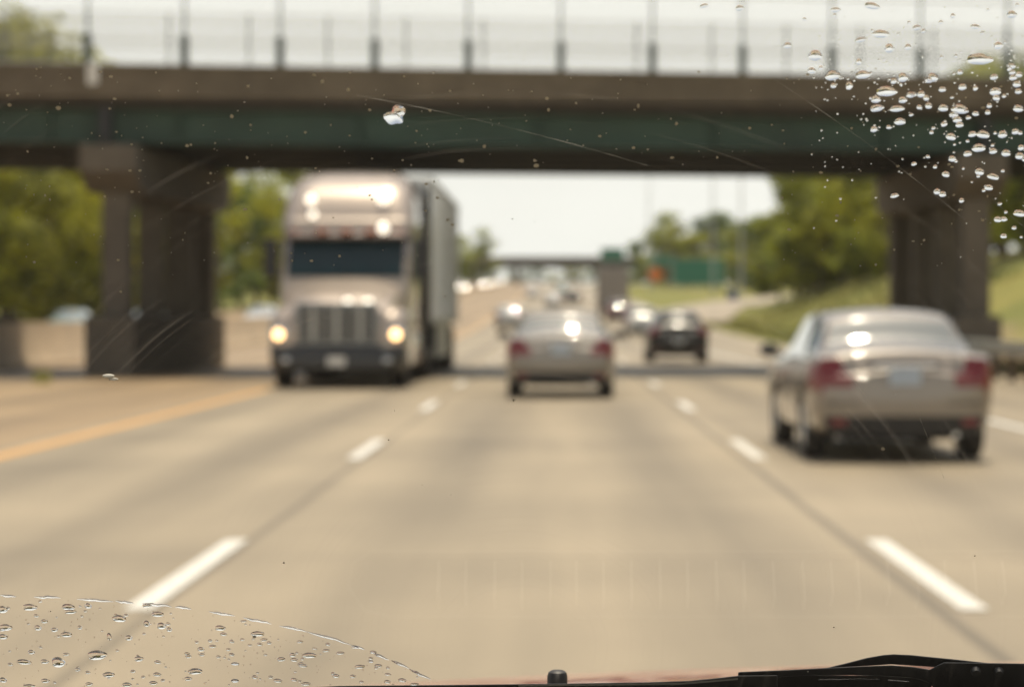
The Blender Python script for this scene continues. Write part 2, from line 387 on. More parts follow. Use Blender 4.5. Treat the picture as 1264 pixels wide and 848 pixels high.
def pier(x, name, drift):
    xc = lambda v: x + drift * v
    bm = BM()
    # hammer-head cap beam with sloped ends
    pr = [(-.35, Z0 - .05), (BW + .35, Z0 - .05), (BW + .35, Z0 - .62), (BW - .3, Z0 - 1.05), (.3, Z0 - 1.05), (-.35, Z0 - .62)]
    L_, R_ = [], []
    for v, z in pr:
        L_.append(bm.verts.new(sh(Vector((xc(v) - .6, v, z))))); R_.append(bm.verts.new(sh(Vector((xc(v) + .6, v, z)))))
    bm.faces.new(L_); bm.faces.new(R_[::-1])
    for i in range(6): bm.faces.new((L_[i], L_[(i+1) % 6], R_[(i+1) % 6], R_[i]))
    obj('pier_cap', bm, M['concrete_pier'], bridge, smooth=False, bevel=.03)
    for v, hw in (((.62, .29), (4.0, .27), (7.3, .32), (9.9, .33)) if drift > 0 else ((.62, .33), (3.4, .36), (6.4, .36), (9.7, .36))):
        bm = BM(); box(bm, xc(v) - hw, xc(v) + hw, v - hw, v + hw, 1.30, Z0 - 1.05, sh)
        obj('pier_column', bm, M['concrete_pier'], bridge, smooth=False, bevel=.04)
    bm = BM()
    for v0, v1 in ((-.1, BW + .1),):
        vs = []
        for z in (-.1, 1.3):
            for v, s in ((v0, -.55), (v0, .5), (v1, .5), (v1, -.55)): vs.append(bm.verts.new(sh(Vector((xc(v) + s, v, z)))))
        for f in ((0, 3, 2, 1), (4, 5, 6, 7), (0, 1, 5, 4), (1, 2, 6, 5), (2, 3, 7, 6), (3, 0, 4, 7)): bm.faces.new([vs[i] for i in f])
    obj('crash_wall', bm, M['concrete_pier'], bridge, smooth=False, bevel=.04)
pier(-9.62, 'left', .045); pier(9.58, 'right', -.035)
pier(-32.0, 'far', 0)
for v in (.18, 2.2, 4.2, 6.2, 8.2, BW - .18):
    for x in (-9.7, 9.7):
        bm = BM(); box(bm, x - .45, x + .45, v - .2, v + .2, Z0 - .05, Z0, sh); obj('bearing', bm, M['black'], bridge, smooth=False)
bm = BM(); box(bm, 25, 27, -.2, BW + .2, 2.0, Z1 - .25, sh); obj('abutment', bm, M['concrete_pier'], bridge, smooth=False)
bm = BM(); box(bm, -47, -45, -.2, BW + .2, 1.0, Z1 - .25, sh); obj('abutment', bm, M['concrete_pier'], bridge, smooth=False)
# down-pipe stub / joint cover on the parapet by the left pier
bm = BM(); box(bm, -10.05, -9.83, -.40, -.36, Z2 - .42, Z2 + .03, sh); obj('joint_cover', bm, M['white_paint'], bridge, smooth=False)
bm = BM(); box(bm, -9.86, -9.62, -.13, .14, Z0 + .05, Z1 - .01, sh); obj('joint_plate', bm, M['black'], bridge, smooth=False)
bm = BM(); box(bm, 9.6, 9.84, -.13, .14, Z0 + .05, Z1 - .01, sh); obj('joint_plate', bm, M['black'], bridge, smooth=False)

# fence on the near and far parapets
for side, v, lab in ((0, -.16, 'tall wire mesh fence with dark posts on the near parapet of the overpass'), (1, BW + .16, 'wire mesh fence on the far parapet of the overpass')):
    fence = thing('bridge_fence', lab, 'fence', (0, 0, 0))
    x = -44.6
    while x < 33:
        bm = BM(); box(bm, x - .085, x + .085, v - .06, v + .06, Z2 + .01, Z2 + .68, sh)
        box(bm, x - .13, x + .13, v - .1, v + .1, Z2 + .001, Z2 + .03, sh)
        tube(bm, [sh(Vector((x, v, Z2 + .68))), sh(Vector((x, v, Z2 + 2.5)))], .028, 6)
        obj('post', bm, M['post'], fence)
        x += 2.03
    bm = BM()
    for z in (.05, .42, .68, .95, 1.75, 2.48): tube(bm, [sh(Vector((XL, v + .03, Z2 + z))), sh(Vector((XR, v + .03, Z2 + z)))], .017, 5)
    obj('rail', bm, M['galv'], fence)
    bm = BM(); H = 2.4; sp = .09
    xx = -24.0
    while xx < 22:
        for sgn in (1, -1):
            a = sh(Vector((xx, v + .02, Z2 + .05))); b = sh(Vector((xx + sgn * H, v + .02, Z2 + .05 + H)))
            d = Vector((.0, 0, .0026)); n = Vector((0, 1, 0)) * .0026; e = (b - a).normalized().cross(n).normalized() * .0026
            vs = [bm.verts.new(p) for p in (a + n, a - e - n * .5, a + e - n * .5, b + n, b - e - n * .5, b + e - n * .5)]
            for q in ((0, 1, 4, 3), (1, 2, 5, 4), (2, 0, 3, 5)): bm.faces.new([vs[i] for i in q])
        xx += sp
    obj('wire_mesh', bm, M['wire'], fence, smooth=False)

# ------------------------------------------------------------------ far bridge
fb = thing('far_overpass', 'distant dark overpass crossing the highway where the lanes converge', 'bridge', (0, 700, prof(700)))
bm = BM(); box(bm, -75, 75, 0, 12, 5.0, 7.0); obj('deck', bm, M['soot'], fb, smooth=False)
bm = BM(); box(bm, -75, 75, -.3, -.01, 6.6, 8.2); obj('parapet', bm, M['concrete_pier'], fb, smooth=False)
for x in (-12.3, 14, -40, 42):
    bm = BM(); box(bm, x - .6, x + .6, 1, 11, -.5, 5.2); obj('pier_wall', bm, M['concrete_pier'], fb, smooth=False)

# ------------------------------------------------------------------ guardrail on the right shoulder
gr = thing('guardrail', 'galvanised W-beam guardrail on dark posts beside the right shoulder near the pier', 'guardrail', (8.95, 30, 0))
def wprof(): return [(0, .50), (-.05, .54), (-.05, .60), (0, .65), (-.05, .70), (-.05, .76), (0, .80), (.012, .80), (-.038, .755), (-.038, .705), (.012, .65), (-.038, .595), (-.038, .545), (.012, .50)]
bm = BM(); rows = []
for y in [0, 8, 16, 24, 30, 36]: rows.append([bm.verts.new((a, y, b)) for a, b in wprof()])
for i in range(len(rows) - 1):
    n = len(rows[0])
    for k in range(n): bm.faces.new((rows[i][k], rows[i][(k+1) % n], rows[i+1][(k+1) % n], rows[i+1][k]))
obj('rail', bm, M['galv'], gr, angle=20)
y = .5
while y < 36:
    bm = BM(); box(bm, .02, .17, y - .08, y + .08, -.2, .78); obj('post', bm, M['bark'], gr, smooth=False, bevel=.01); y += 1.9

# ------------------------------------------------------------------ cars
def make_car(name, label, st, paintm, cabin, glass=None, wheels=(.85, 3.6), rw=.33, tail=((.72, .95), .50), plate_z=.82, nosy=.60, group=None, lit=False, spoiler=False):
    """st rows: y, zbottom, zbelt, ztop, half width, half width of the top; cabin = (rear glass y0, y1, windscreen y0, y1)"""
    t = thing(name, label, 'car', group=group)
    ks = [r[0] for r in st]; fn = [pchip(ks, [r[i] for r in st]) for i in range(1, 6)]
    L = ks[-1]
    yy = sorted(set([round(v, 4) for v in ks] + [round(c, 4) for c in cabin] + [round(L * i / 90, 4) for i in range(91)]))
    yy = [yy[0]] + [b for a, b in zip(yy, yy[1:]) if b - a > .008]
    def section(y):
        zb, zs, zr, w_, wr = [f(y) for f in fn]
        c = [(0, zb), (.55 * w_, zb), (.86 * w_, zb + .01), (.965 * w_, zb + .10), (w_, zb + .45 * (zs - zb)), (.995 * w_, zb + .78 * (zs - zb)), (.965 * w_, zs),
             (.935 * w_ if wr < .935 * w_ else wr, zs + .02)]
        x6 = c[-1][0]
        c += [(x6 + (wr - x6) * .55, zs + .02 + (zr - .05 - zs - .02) * .55) if zr - zs > .12 else ((x6 + wr) / 2, (zs + .02 + zr - .02) / 2),
              (wr, zr - (.05 if zr - zs > .12 else .015)), (wr - .06, zr - .012), (wr * .6, zr + .018), (wr * .3, zr + .034), (0, zr + .04)]
        xs = [p[0] for p in c]; zz = [p[1] for p in c]; out = []
        n = len(c)
        for i in range(n - 1):
            p0, p1, p2, p3 = c[max(i-1, 0)], c[i], c[i+1], c[min(i+2, n-1)]
            for s in range(3):
                u = s / 3
                q = [.5 * ((2*p1[k]) + (-p0[k] + p2[k]) * u * .8 + (2*p0[k] - 5*p1[k] + 4*p2[k] - p3[k]) * u*u * .0 ) for k in (0, 1)]
                q = [p1[k] + (p2[k] - p1[k]) * u for k in (0, 1)]
                out.append((max(q[0], 0), q[1]))
        out.append(c[-1]); return out
    secs = [section(y) for y in yy]; nv = len(secs[0])
    bms = {}
    def B(k):
        if k not in bms: bms[k] = (bmesh.new(), {})
        return bms[k]
    def V(k, p):
        bm, d = B(k); key = (round(p[0], 4), round(p[1], 4), round(p[2], 4))
        if key not in d: d[key] = bm.verts.new(p)
        return d[key]
    def face(k, pts):
        vs = []
        for p in pts:
            v = V(k, p)
            if v not in vs: vs.append(v)
        if len(vs) >= 3:
            try: B(k)[0].faces.new(vs)
            except ValueError: pass
    vg0, vg1, vt0 = 7 * 3, 9 * 3, 10 * 3      # side glass rows, top glass rows
    ra, rb, wa, wb = cabin
    for i in range(len(yy) - 1):
        ym = (yy[i] + yy[i+1]) / 2
        for j in range(nv - 1):
            for sx in (1, -1):
                q = [(sx * secs[i][j][0], yy[i], secs[i][j][1]), (sx * secs[i+1][j][0], yy[i+1], secs[i+1][j][1]),
                     (sx * secs[i+1][j+1][0], yy[i+1], secs[i+1][j+1][1]), (sx * secs[i][j+1][0], yy[i], secs[i][j+1][1])]
                cx = sum(p[0] for p in q) / 4; cz = sum(p[2] for p in q) / 4
                k = 'body'
                if vt0 <= j and ra < ym < rb: k = 'rear_window'
                elif vt0 <= j and wa < ym < wb: k = 'windscreen'
                elif vg0 <= j < vg1 and rb - .22 < ym < wb - .30:
                    mid = (rb + wa) / 2
                    if abs(ym - mid) > .035: k = 'side_window' + ('R' if sx > 0 else 'L')
                elif ym < .32 and tail[0][0] < cz < tail[0][1] and abs(cx) > .6: k = 'taillight' + ('R' if sx > 0 else 'L')
                elif ym > L - .45 and nosy - .02 < cz < nosy + .13 and abs(cx) > .6: k = 'headlight' + ('R' if sx > 0 else 'L')
                if k == 'body' and abs(cx) > .55 and any((ym - wy) ** 2 + (cz - rw) ** 2 < (rw + .055) ** 2 for wy in wheels): continue
                face(k, q)
    NS = 22
    for end in (0, -1):
        sec = secs[end]; y0 = yy[end]; sg = -1 if end == 0 else 1
        for j in range(nv - 1):
            for s in range(NS):
                pts = []
                for (jj, s_) in ((j, s), (j, s + 1), (j + 1, s + 1), (j + 1, s)):
                    u = -1 + 2 * s_ / NS; hz = sec[jj][1]; hz01 = (hz - sec[0][1]) / max(sec[-1][1] - sec[0][1], .01)
                    pts.append((u * sec[jj][0], y0 + sg * (1 - u * u) * (.055 + .03 * math.sin(hz01 * 3.1)), hz))
                cx = sum(p[0] for p in pts) / 4; cz = sum(p[2] for p in pts) / 4
                k = 'body'
                if end == 0:
                    if tail[0][0] < cz < tail[0][1] and abs(cx) > tail[1]: k = 'taillight' + ('R' if cx > 0 else 'L')
                    elif cz < .45 : k = 'bumper_trim'
                else:
                    if cz < nosy - .05 and abs(cx) < .55: k = 'grille'
                    elif cz > nosy - .02 and abs(cx) > .42: k = 'headlight' + ('R' if cx > 0 else 'L')
                face(k, pts)
    gg = glass or M['glass']
    mm = dict(body=paintm, rear_window=gg, windscreen=gg, side_windowR=gg, side_windowL=gg, taillightR=M['tail'], taillightL=M['tail'],
              bumper_trim=M['black'], grille=M['black'], headlightR=M['head_white'] if lit else M['lens'], headlightL=M['head_white'] if lit else M['lens'])
    for k, (bm, d) in bms.items():
        obj(k.rstrip('RL'), bm, mm[k], t, angle=50)
    Wd = max(r[4] for r in st)
    for wy in wheels:
        for sx in (1, -1):
            bm = BM(); x0 = sx * (Wd - .232); lathe(bm, [(0, rw - .1), (0, rw - .02), (sx * .02, rw), (sx * .19, rw), (sx * .215, rw - .02), (sx * .21, rw - .1), (sx * .17, rw - .11), (sx * .17, .02)], (x0, wy, rw), 'X', 36)
            wh = obj('wheel', bm, M['tyre'], t)
            bm = BM(); c = (x0 + sx * .175, wy, rw)
            lathe(bm, [(0, .07), (sx * .02, .065), (sx * .025, .01)], c, 'X', 20)
            for q in range(7):
                a = q * 2 * math.pi / 7; p = Vector(c) + Vector((sx * .012, 0, 0)); d_ = Vector((0, math.cos(a), math.sin(a)))
                tube(bm, [p + d_ * .04, p + d_ * (rw - .115)], [.03, .022], 6)
            bmesh.ops.create_cone  # keep namespace explicit
            lathe(bm, [(-.002, rw - .135), (sx * .018, rw - .13), (sx * .024, rw - .105), (sx * .0, rw - .10)], c, 'X', 36)
            obj('rim', bm, M['rim'], wh)
            bm = BM(); lathe(bm, [(0, rw + .07), (sx * .25, rw + .07), (sx * .25, rw + .05), (sx * .01, rw + .05), (0, .01)], (sx * (Wd - .30), wy, rw + .0), 'X', 36)
            bmesh.ops.delete(bm, geom=[v for v in bm.verts if v.co.z < .19], context='VERTS')
            obj('wheel_arch', bm, M['black'], t)
    # underbody
    bm = BM(); box(bm, -.55, .55, .35, L - .4, .20, .34); obj('underbody', bm, M['black'], t, smooth=False, bevel=.03)
    # plates, mirrors, handles, exhaust, shut line
    zb0 = -.085
    bm = BM(); box(bm, -.155, .155, zb0 - .012, zb0 + .01, plate_z - .08, plate_z + .08); obj('number_plate', bm, M['plate'], t, smooth=False, bevel=.005)
    bm = BM(); box(bm, -.30, .30, zb0 - .008, zb0 + .02, plate_z + .09, plate_z + .115); obj('trim_strip', bm, M['chrome'], t, smooth=False, bevel=.004)
    bm = BM(); box(bm, -.78, .78, -.062, .04, .555, .565); obj('boot_seam', bm, M['black'], t, smooth=False)
    for sx in (1, -1):
        f_w = fn[3](wb - .55); f_z = fn[1](wb - .55)
        bm = BM(); bmesh.ops.create_uvsphere(bm, u_segments=16, v_segments=10, radius=1, matrix=Matrix.Translation((sx * (f_w + .11), wb - .62, f_z + .10)) @ Matrix.Diagonal((.11, .07, .075, 1)))
        tube(bm, [(sx * (f_w - .05), wb - .6, f_z + .04), (sx * (f_w + .08), wb - .6, f_z + .08)], .025, 6)
        obj('mirror', bm, M['black'] if paintm is not P_white else paintm, t)
        for yd in ((rb + wa) / 2 - .9, (rb + wa) / 2 + .15):
            bm = BM(); zz = fn[1](yd) - .12; box(bm, sx * (fn[3](yd) * .99), sx * (fn[3](yd) * .99 + .03), yd, yd + .18, zz, zz + .03); obj('door_handle', bm, paintm, t, bevel=.008)
        bm = BM(); box(bm, sx * .45, sx * .72, -.035, -.02, .36, .42); obj('reflector', bm, M['tail'], t, smooth=False)
    bm = BM(); lathe(bm, [(0, .032), (.15, .032), (.15, .02)], (.5, -.03, .27), 'Y', 12); obj('exhaust', bm, M['chrome'], t)
    bm = BM(); box(bm, -.012, .012, rb + .1, rb + .26, fn[2](rb + .15) + .015, fn[2](rb + .15) + .06); obj('antenna', bm, paintm, t, bevel=.01)
    return t
SEDAN = [(0.00, .25, .80, .845, .80, .70), (.05, .33, .97, 1.01, .86, .76), (.16, .29, 1.0, 1.045, .895, .80), (.42, .25, 1.0, 1.06, .915, .79), (.66, .23, .99, 1.09, .915, .74),
         (1.08, .20, .98, 1.385, .915, .655), (1.45, .20, .975, 1.435, .915, .655), (1.95, .20, .97, 1.45, .915, .65), (2.5, .20, .95, 1.43, .915, .65), (2.75, .20, .945, 1.39, .915, .65), (3.55, .20, .92, 1.0, .91, .74),
         (4.2, .20, .84, .88, .90, .72), (4.62, .24, .71, .75, .86, .66), (4.75, .34, .62, .65, .78, .58)]
SCAB = (.68, 1.00, 2.7, 3.52)
HATCH = [(0.00, .27, .88, .96, .82, .70), (.06, .34, .98, 1.10, .87, .72), (.16, .30, 1.0, 1.18, .90, .68), (.55, .24, 1.0, 1.52, .92, .60), (1.0, .22, .99, 1.58, .92, .61),
         (1.85, .22, .98, 1.60, .92, .62), (2.4, .22, .96, 1.55, .92, .63), (3.15, .22, .94, 1.06, .91, .74), (3.9, .22, .85, .92, .90, .72), (4.25, .28, .74, .78, .86, .66), (4.36, .38, .64, .67, .78, .58)]
HCAB = (.14, .52, 2.35, 3.12)

def place(o, x, y, rz=0): o.location = (x, y, prof(y)); o.rotation_euler = (math.atan((prof(y + 2) - prof(y - 2)) / 4) * (1 if abs(rz) < 1 else -1), 0, rz); return o
c1 = make_car('sedan', 'champagne saloon car nearest on the right with its side and left wheels showing', SEDAN, P_beige, SCAB); place(c1, 3.06, 21.15, R(.6)); c1.scale = (.905, .93, .93)
c2 = make_car('sedan', 'silver beige saloon car directly ahead in the middle lane, seen square from behind', SEDAN, P_tan, SCAB); place(c2, .04, 37.6); c2.scale = (.94,) * 3
c3 = make_car('hatchback', 'black hatchback seen from behind in the right lane just past the overpass', HATCH, P_dark, HCAB, glass=mat('dark_privacy_glass', (.015, .02, .02), .2, spec=.25), wheels=(.72, 3.4), tail=((.85, 1.12), .62), plate_z=.66); place(c3, 3.34, 66.3); c3.scale = (.94, .94, .90)
def dupcar(src, x, y, label, pm, rz=0, group=None, name=None):
    c = copy_tree(src); c.scale = (.97, .97, .97)
    if name: c.name = name
    for ch in [o for o in bpy.data.objects if o.parent == c]:
        if ch.data.name.startswith(('body', 'door_handle')) :
            ch.data = PM(ch.data, pm)
    c['label'] = label; c['category'] = 'car'
    if group: c['group'] = group
    elif 'group' in c: del c['group']
    place(c, x, y, rz); return c
_pm = {}
def PM(me, pm):
    k = (me.name, pm.name)
    if k not in _pm:
        n = me.copy(); n.materials[0] = pm; _pm[k] = n
    return _pm[k]
dupcar(c3, 4.15, 119, 'silver white hatchback in the right lane in front of the black hatchback', P_silver)
dupcar(c2, -3.0, 146, 'silver saloon car in the left lane, peeping out beside the saloon ahead', P_silver)
dupcar(c3, 4.25, 168, 'small dark maroon car close behind the grey box lorry', P_maroon)
dupcar(c1, -.5, 236, 'distant silver saloon car in the middle lane above the roof of the saloon ahead', P_silver)
dupcar(c3, 1.6, 262, 'distant dark grey hatchback changing lanes to the right of the distant silver saloon', P_dark)
dupcar(c3, .6, 385, 'far off pale teal hatchback furthest away in the middle lane', P_teal)
dupcar(c2, -3.6, 330, 'far off white saloon car furthest away in the left lane', P_white)
# oncoming traffic beyond the median barrier
on = [(c1, -25.4, 127, 'pale teal saloon car coming the other way left of the pier', P_teal),
      (c1, -21.6, 128, 'silver saloon car coming the other way, glimpsed between the pier columns', P_silver),
      (c1, -18.3, 150, 'white saloon car coming the other way between the pier and the lorry', P_white),
      (c3, -18.9, 475, 'distant oncoming white hatchback just right of the trailer', P_white),
      (c1, -18.7, 600, 'distant oncoming silver saloon behind the oncoming white hatchback', P_silver),
      (c3, -22.6, 540, 'far oncoming dark hatchback in the outer lane', P_dark),
      (c1, -18.8, 690, 'far oncoming champagne saloon leading the oncoming queue under the far bridge', P_beige),
      (c1, -18.6, 830, 'furthest oncoming white saloon beyond the far bridge', P_white)]
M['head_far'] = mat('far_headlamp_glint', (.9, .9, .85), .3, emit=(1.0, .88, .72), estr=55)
M['head_near'] = mat('near_headlamp_glint', (.9, .9, .85), .3, emit=(1.0, .93, .85), estr=7)  # lens glow imitating the glints seen between the pier columns
for s, x, y, lab, pm in on:
    c = dupcar(s, x, y, lab, pm, math.pi)
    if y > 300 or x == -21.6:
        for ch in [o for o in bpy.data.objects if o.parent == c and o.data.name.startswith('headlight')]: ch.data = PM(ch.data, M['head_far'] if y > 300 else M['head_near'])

# ------------------------------------------------------------------ the big lorry facing us in the left lane
TX, TY = -3.93, 42.4
tr = thing('semi_truck', 'pewter semi truck with lit headlamps and white trailer facing us in the left lane', 'truck', (TX, TY, 0)); tr.scale = (1, 1, 1.03)
def rrect(yf, yb, hw, r, n=8, rb=.08):
    pts = []
    for cx, cy, a0, rr in ((hw - r, yf + r, -90, r), (hw - rb, yb - rb, 0, rb), (-hw + rb, yb - rb, 90, rb), (-hw + r, yf + r, 180, r)):
        for i in range(n + 1):
            a = R(a0 + 90 * i / n); pts.append((cx + rr * math.cos(a), cy + rr * math.sin(a)))
    return pts
def ring_loft(bm, levels, cap=True):
    rows = [[bm.verts.new((x, y, z + (dzf(y) if dzf else 0))) for x, y in rrect(*a)] for z, a, dzf in levels]
    for i in range(len(rows) - 1):
        n = len(rows[0])
        for k in range(n): bm.faces.new((rows[i][k], rows[i][(k+1) % n], rows[i+1][(k+1) % n], rows[i+1][k]))
    if cap: bm.faces.new(rows[0][::-1]); bm.faces.new(rows[-1])
lv = [(.95, 1.62, 1.18, .10), (1.5, 1.62, 1.19, .14), (1.95, 1.66, 1.2, .18), (2.35, 1.92, 1.2, .2), (2.72, 2.15, 1.2, .22), (2.80, 2.02, 1.21, .26), (2.95, 2.04, 1.215, .30), (3.02, 2.12, 1.215, .32),
      (3.2, 2.24, 1.205, .40), (3.45, 2.45, 1.18, .50), (3.65, 2.72, 1.13, .55), (3.80, 3.05, 1.05, .58), (3.9, 3.45, .95, .58), (3.96, 4.0, .82, .5), (3.975, 4.6, .6, .4)]
fy = pchip([l[0] for l in lv], [l[1] for l in lv]); fh = pchip([l[0] for l in lv], [l[2] for l in lv]); fr = pchip([l[0] for l in lv], [l[3] for l in lv])
zs = sorted(set([l[0] for l in lv] + [.95 + i * .06 for i in range(51)]))
zs = [z for z in zs if z <= 3.975]
bm = BM(); ring_loft(bm, [(z, (fy(z), 6.55, fh(z), fr(z)), None) for z in zs]); obj('cab', bm, P_truck, tr, angle=35)
bm = BM(); rows = []
for z in [1.96 + .74 * i / 8 for i in range(9)]:
    ring = [p for p in rrect(fy(z) - .02, 6.55, fh(z) - .05, fr(z) - .02) if p[1] < fy(z) + fr(z) * .75]
    ring.sort(key=lambda p: p[0]); rows.append([bm.verts.new((x, y, z)) for x, y in ring])
for i in range(len(rows) - 1):
    for k in range(min(len(rows[i]), len(rows[i+1])) - 1): bm.faces.new((rows[i][k], rows[i][k+1], rows[i+1][k+1], rows[i+1][k]))
ws = obj('windscreen', bm, M['glass_truck'], tr)
bm = BM(); box(bm, -.015, .015, 1.62, 1.66, 2.0, 2.05); tube(bm, [(-.5, 1.69, 2.03), (0.1, 1.72, 2.10)], .012, 6); tube(bm, [(.1, 1.69, 2.03), (.75, 1.72, 2.10)], .012, 6); obj('wiper', bm, M['black'], ws)
for sx in (1, -1):   # side windows, door line, step, tank, mirrors
    bm = BM(); box(bm, sx * 1.2, sx * 1.212, 2.25, 3.05, 2.0, 2.6); obj('side_window', bm, M['glass_truck'], tr, smooth=False)
    bm = BM(); box(bm, sx * 1.2, sx * 1.207, 3.9, 4.5, 2.7, 3.1); obj('sleeper_window', bm, M['glass_truck'], tr, smooth=False)
    bm = BM(); lathe(bm, [(0, .28), (.03, .31), (1.55, .31), (1.58, .28)], (sx * .88, 3.6, .72), 'Y', 24); obj('fuel_tank', bm, M['chrome'], tr)
    bm = BM(); box(bm, sx * .7, sx * 1.18, 1.75, 3.4, .35, .95); obj('side_skirt', bm, P_truck, tr, bevel=.05)
    bm = BM(); box(bm, sx * 1.0, sx * 1.17, 5.2, 6.5, .35, .95); obj('side_fairing', bm, P_truck, tr, bevel=.05)
    bm = BM(); box(bm, sx * 1.28, sx * 1.52, 1.82, 1.98, 1.95, 2.65); tube(bm, [(sx * 1.15, 1.95, 2.6), (sx * 1.35, 1.9, 2.62)], .025, 6); tube(bm, [(sx * 1.15, 1.95, 2.0), (sx * 1.35, 1.9, 1.98)], .025, 6)
    obj('mirror', bm, M['black'], tr, bevel=.03)
    bm = BM(); tube(bm, [(sx * 1.0, 6.72, .9), (sx * 1.0, 6.72, 3.9)], .08, 12); obj('exhaust_stack', bm, M['black'], tr)
    bm = BM(); box(bm, sx * 1.19, sx * 1.30, 6.45, 7.15, 1.0, 3.85); obj('side_extender', bm, M['black'], tr, bevel=.02)
# sun visor with markers
bm = BM(); rows = []
for (dy, z) in ((.0, 2.70), (-.14, 2.66), (-.15, 2.72), (0, 2.86)):
    ring = [p for p in rrect(2.08 + dy, 6.5, 1.19, .24) if p[1] < 2.5]; ring.sort(key=lambda p: p[0]); rows.append([bm.verts.new((x, y, z)) for x, y in ring])
for i in range(len(rows)):
    a, b = rows[i], rows[(i+1) % len(rows)]
    for k in range(min(len(a), len(b)) - 1): bm.faces.new((a[k], a[k+1], b[k+1], b[k]))
obj('sun_visor', bm, mat('visor_paint', (.16, .12, .11), .4, .2, .5), tr)
for x in (-.95, -.45, 0, .45, .95):
    bm = BM(); bmesh.ops.create_uvsphere(bm, u_segments=12, v_segments=8, radius=1, matrix=Matrix.Translation((x, 1.95 + .1 * abs(x) ** 3, 2.78)) @ Matrix.Diagonal((.12, .05, .04, 1))); obj('marker_lamp', bm, M['marker'], tr)
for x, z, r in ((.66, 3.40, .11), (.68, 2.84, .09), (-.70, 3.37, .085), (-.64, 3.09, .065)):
    bm = BM(); bmesh.ops.create_uvsphere(bm, u_segments=20, v_segments=12, radius=r, matrix=Matrix.Translation((x, fy(z) - .045, z))); obj('roof_glint', bm, M['glint_glow'], tr)  # added glowing beads that imitate sun sparkles on the fairing, no real lamps
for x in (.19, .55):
    bm = BM(); bmesh.ops.create_uvsphere(bm, u_segments=20, v_segments=12, radius=1, matrix=Matrix.Translation((x, .13, 1.50)) @ Matrix.Diagonal((.07, .06, .06, 1))); obj('hood_glint', bm, M['glint_glow'], tr)  # added glowing beads for the sun sparkles along the hood front
# hood
HD = [(.12, .78, 1.34), (.2, .86, 1.46), (.5, .93, 1.60), (.95, .98, 1.74), (1.4, 1.03, 1.86), (1.75, 1.06, 1.97)]
h1 = pchip([h[0] for h in HD], [h[1] for h in HD]); h2 = pchip([h[0] for h in HD], [h[2] for h in HD])
bm = BM(); rows = []
for y in [.12 + 1.63 * i / 24 for i in range(25)]:
    w_, z_ = h1(y), h2(y); row = []
    for i in range(25):
        u = -1 + i / 12; row.append(bm.verts.new((u * w_, y, .75 + (z_ - .75) * (1 - abs(u) ** 4.5 * .0) - .16 * abs(u) ** 3)))
    rows.append([bm.verts.new((-w_ * 1.0, y, .75))] + row + [bm.verts.new((w_, y, .75))])
for i in range(24):
    for k in range(26): bm.faces.new((rows[i][k], rows[i][k+1], rows[i+1][k+1], rows[i+1][k]))
bm.faces.new(rows[0])
obj('hood', bm, P_truck, tr, angle=50)
for sx in (1, -1):   # fenders bulging beside the hood
    bm = BM(); rows = []
    for y, zt, wo_ in ((.14, 1.02, 1.12), (.2, 1.22, 1.2), (.45, 1.38, 1.235), (.9, 1.46, 1.24), (1.4, 1.46, 1.24), (1.8, 1.38, 1.22), (1.95, 1.2, 1.2)):
        rows.append([bm.verts.new((sx * a, y, b)) for a, b in ((.5, .98), (.5, zt), (wo_ * .8, zt), (wo_ * .95, zt - .08), (wo_, zt - .26), (wo_, .62 if .5 > abs(y - 1.2) + .0 else .62))])
    for i in range(len(rows) - 1):
        for k in range(5): bm.faces.new((rows[i][k], rows[i][k+1], rows[i+1][k+1], rows[i+1][k]))
    bm.faces.new(rows[0]); bm.faces.new(rows[-1])
    fo = obj('fender', bm, P_truck, tr, angle=60)
    bm = BM(); bmesh.ops.create_uvsphere(bm, u_segments=20, v_segments=12, radius=1, matrix=Matrix.Translation((sx * 1.04, .14, .95)) @ Matrix.Diagonal((.16, .06, .11, 1))); obj('headlight', bm, M['lens'], tr)
    bm = BM(); bmesh.ops.create_uvsphere(bm, u_segments=16, v_segments=10, radius=1, matrix=Matrix.Translation((sx * 1.04, .07, .94)) @ Matrix.Diagonal((.085, .03, .085, 1))); obj('lit_bulb', bm, M['amber'], tr)
# grille
bm = BM(); box(bm, -.74, .74, .03, .10, .74, 1.50); gf = obj('grille_surround', bm, mat('dull_grey_metal', (.22, .23, .23), .4, .6), tr, bevel=.06)
bm = BM(); box(bm, -.64, .64, .015, .06, .84, 1.42); obj('grille', bm, M['black'], tr, smooth=False)
bm = BM()
for i in range(9): box(bm, -.62, .62, .002, .014, .88 + i * .062, .895 + i * .062)
for x in (-.42, .0, .42): box(bm, x - .035, x + .035, -.004, .0, .84, 1.42)
obj('grille_bars', bm, M['galv'], tr, smooth=False)
# bumper
bm = BM(); ring_loft(bm, [(.30, (.10, .7, 1.14, .22), None), (.36, (.0, .75, 1.2, .3), None), (.70, (-.03, .78, 1.22, .3), None), (.76, (.02, .75, 1.2, .3), None)])
obj('bumper', bm, mat('dark_bumper', (.035, .036, .036), .5, .0, .2), tr, angle=50)
bm = BM(); box(bm, -.16, .16, -.06, -.035, .40, .56); obj('number_plate', bm, M['white_paint'], tr, smooth=False, bevel=.005)
for sx in (1, -1):
    bm = BM(); bmesh.ops.create_uvsphere(bm, u_segments=12, v_segments=8, radius=1, matrix=Matrix.Translation((sx * .9, -.02, .5)) @ Matrix.Diagonal((.08, .04, .05, 1))); obj('fog_lamp', bm, M['lens'], tr)
bm = BM(); box(bm, -.45, .45, .3, 7.2, .55, .9); box(bm, -.45, .45, 6.5, 8.6, .8, 1.1); obj('chassis', bm, M['black'], tr, smooth=False)
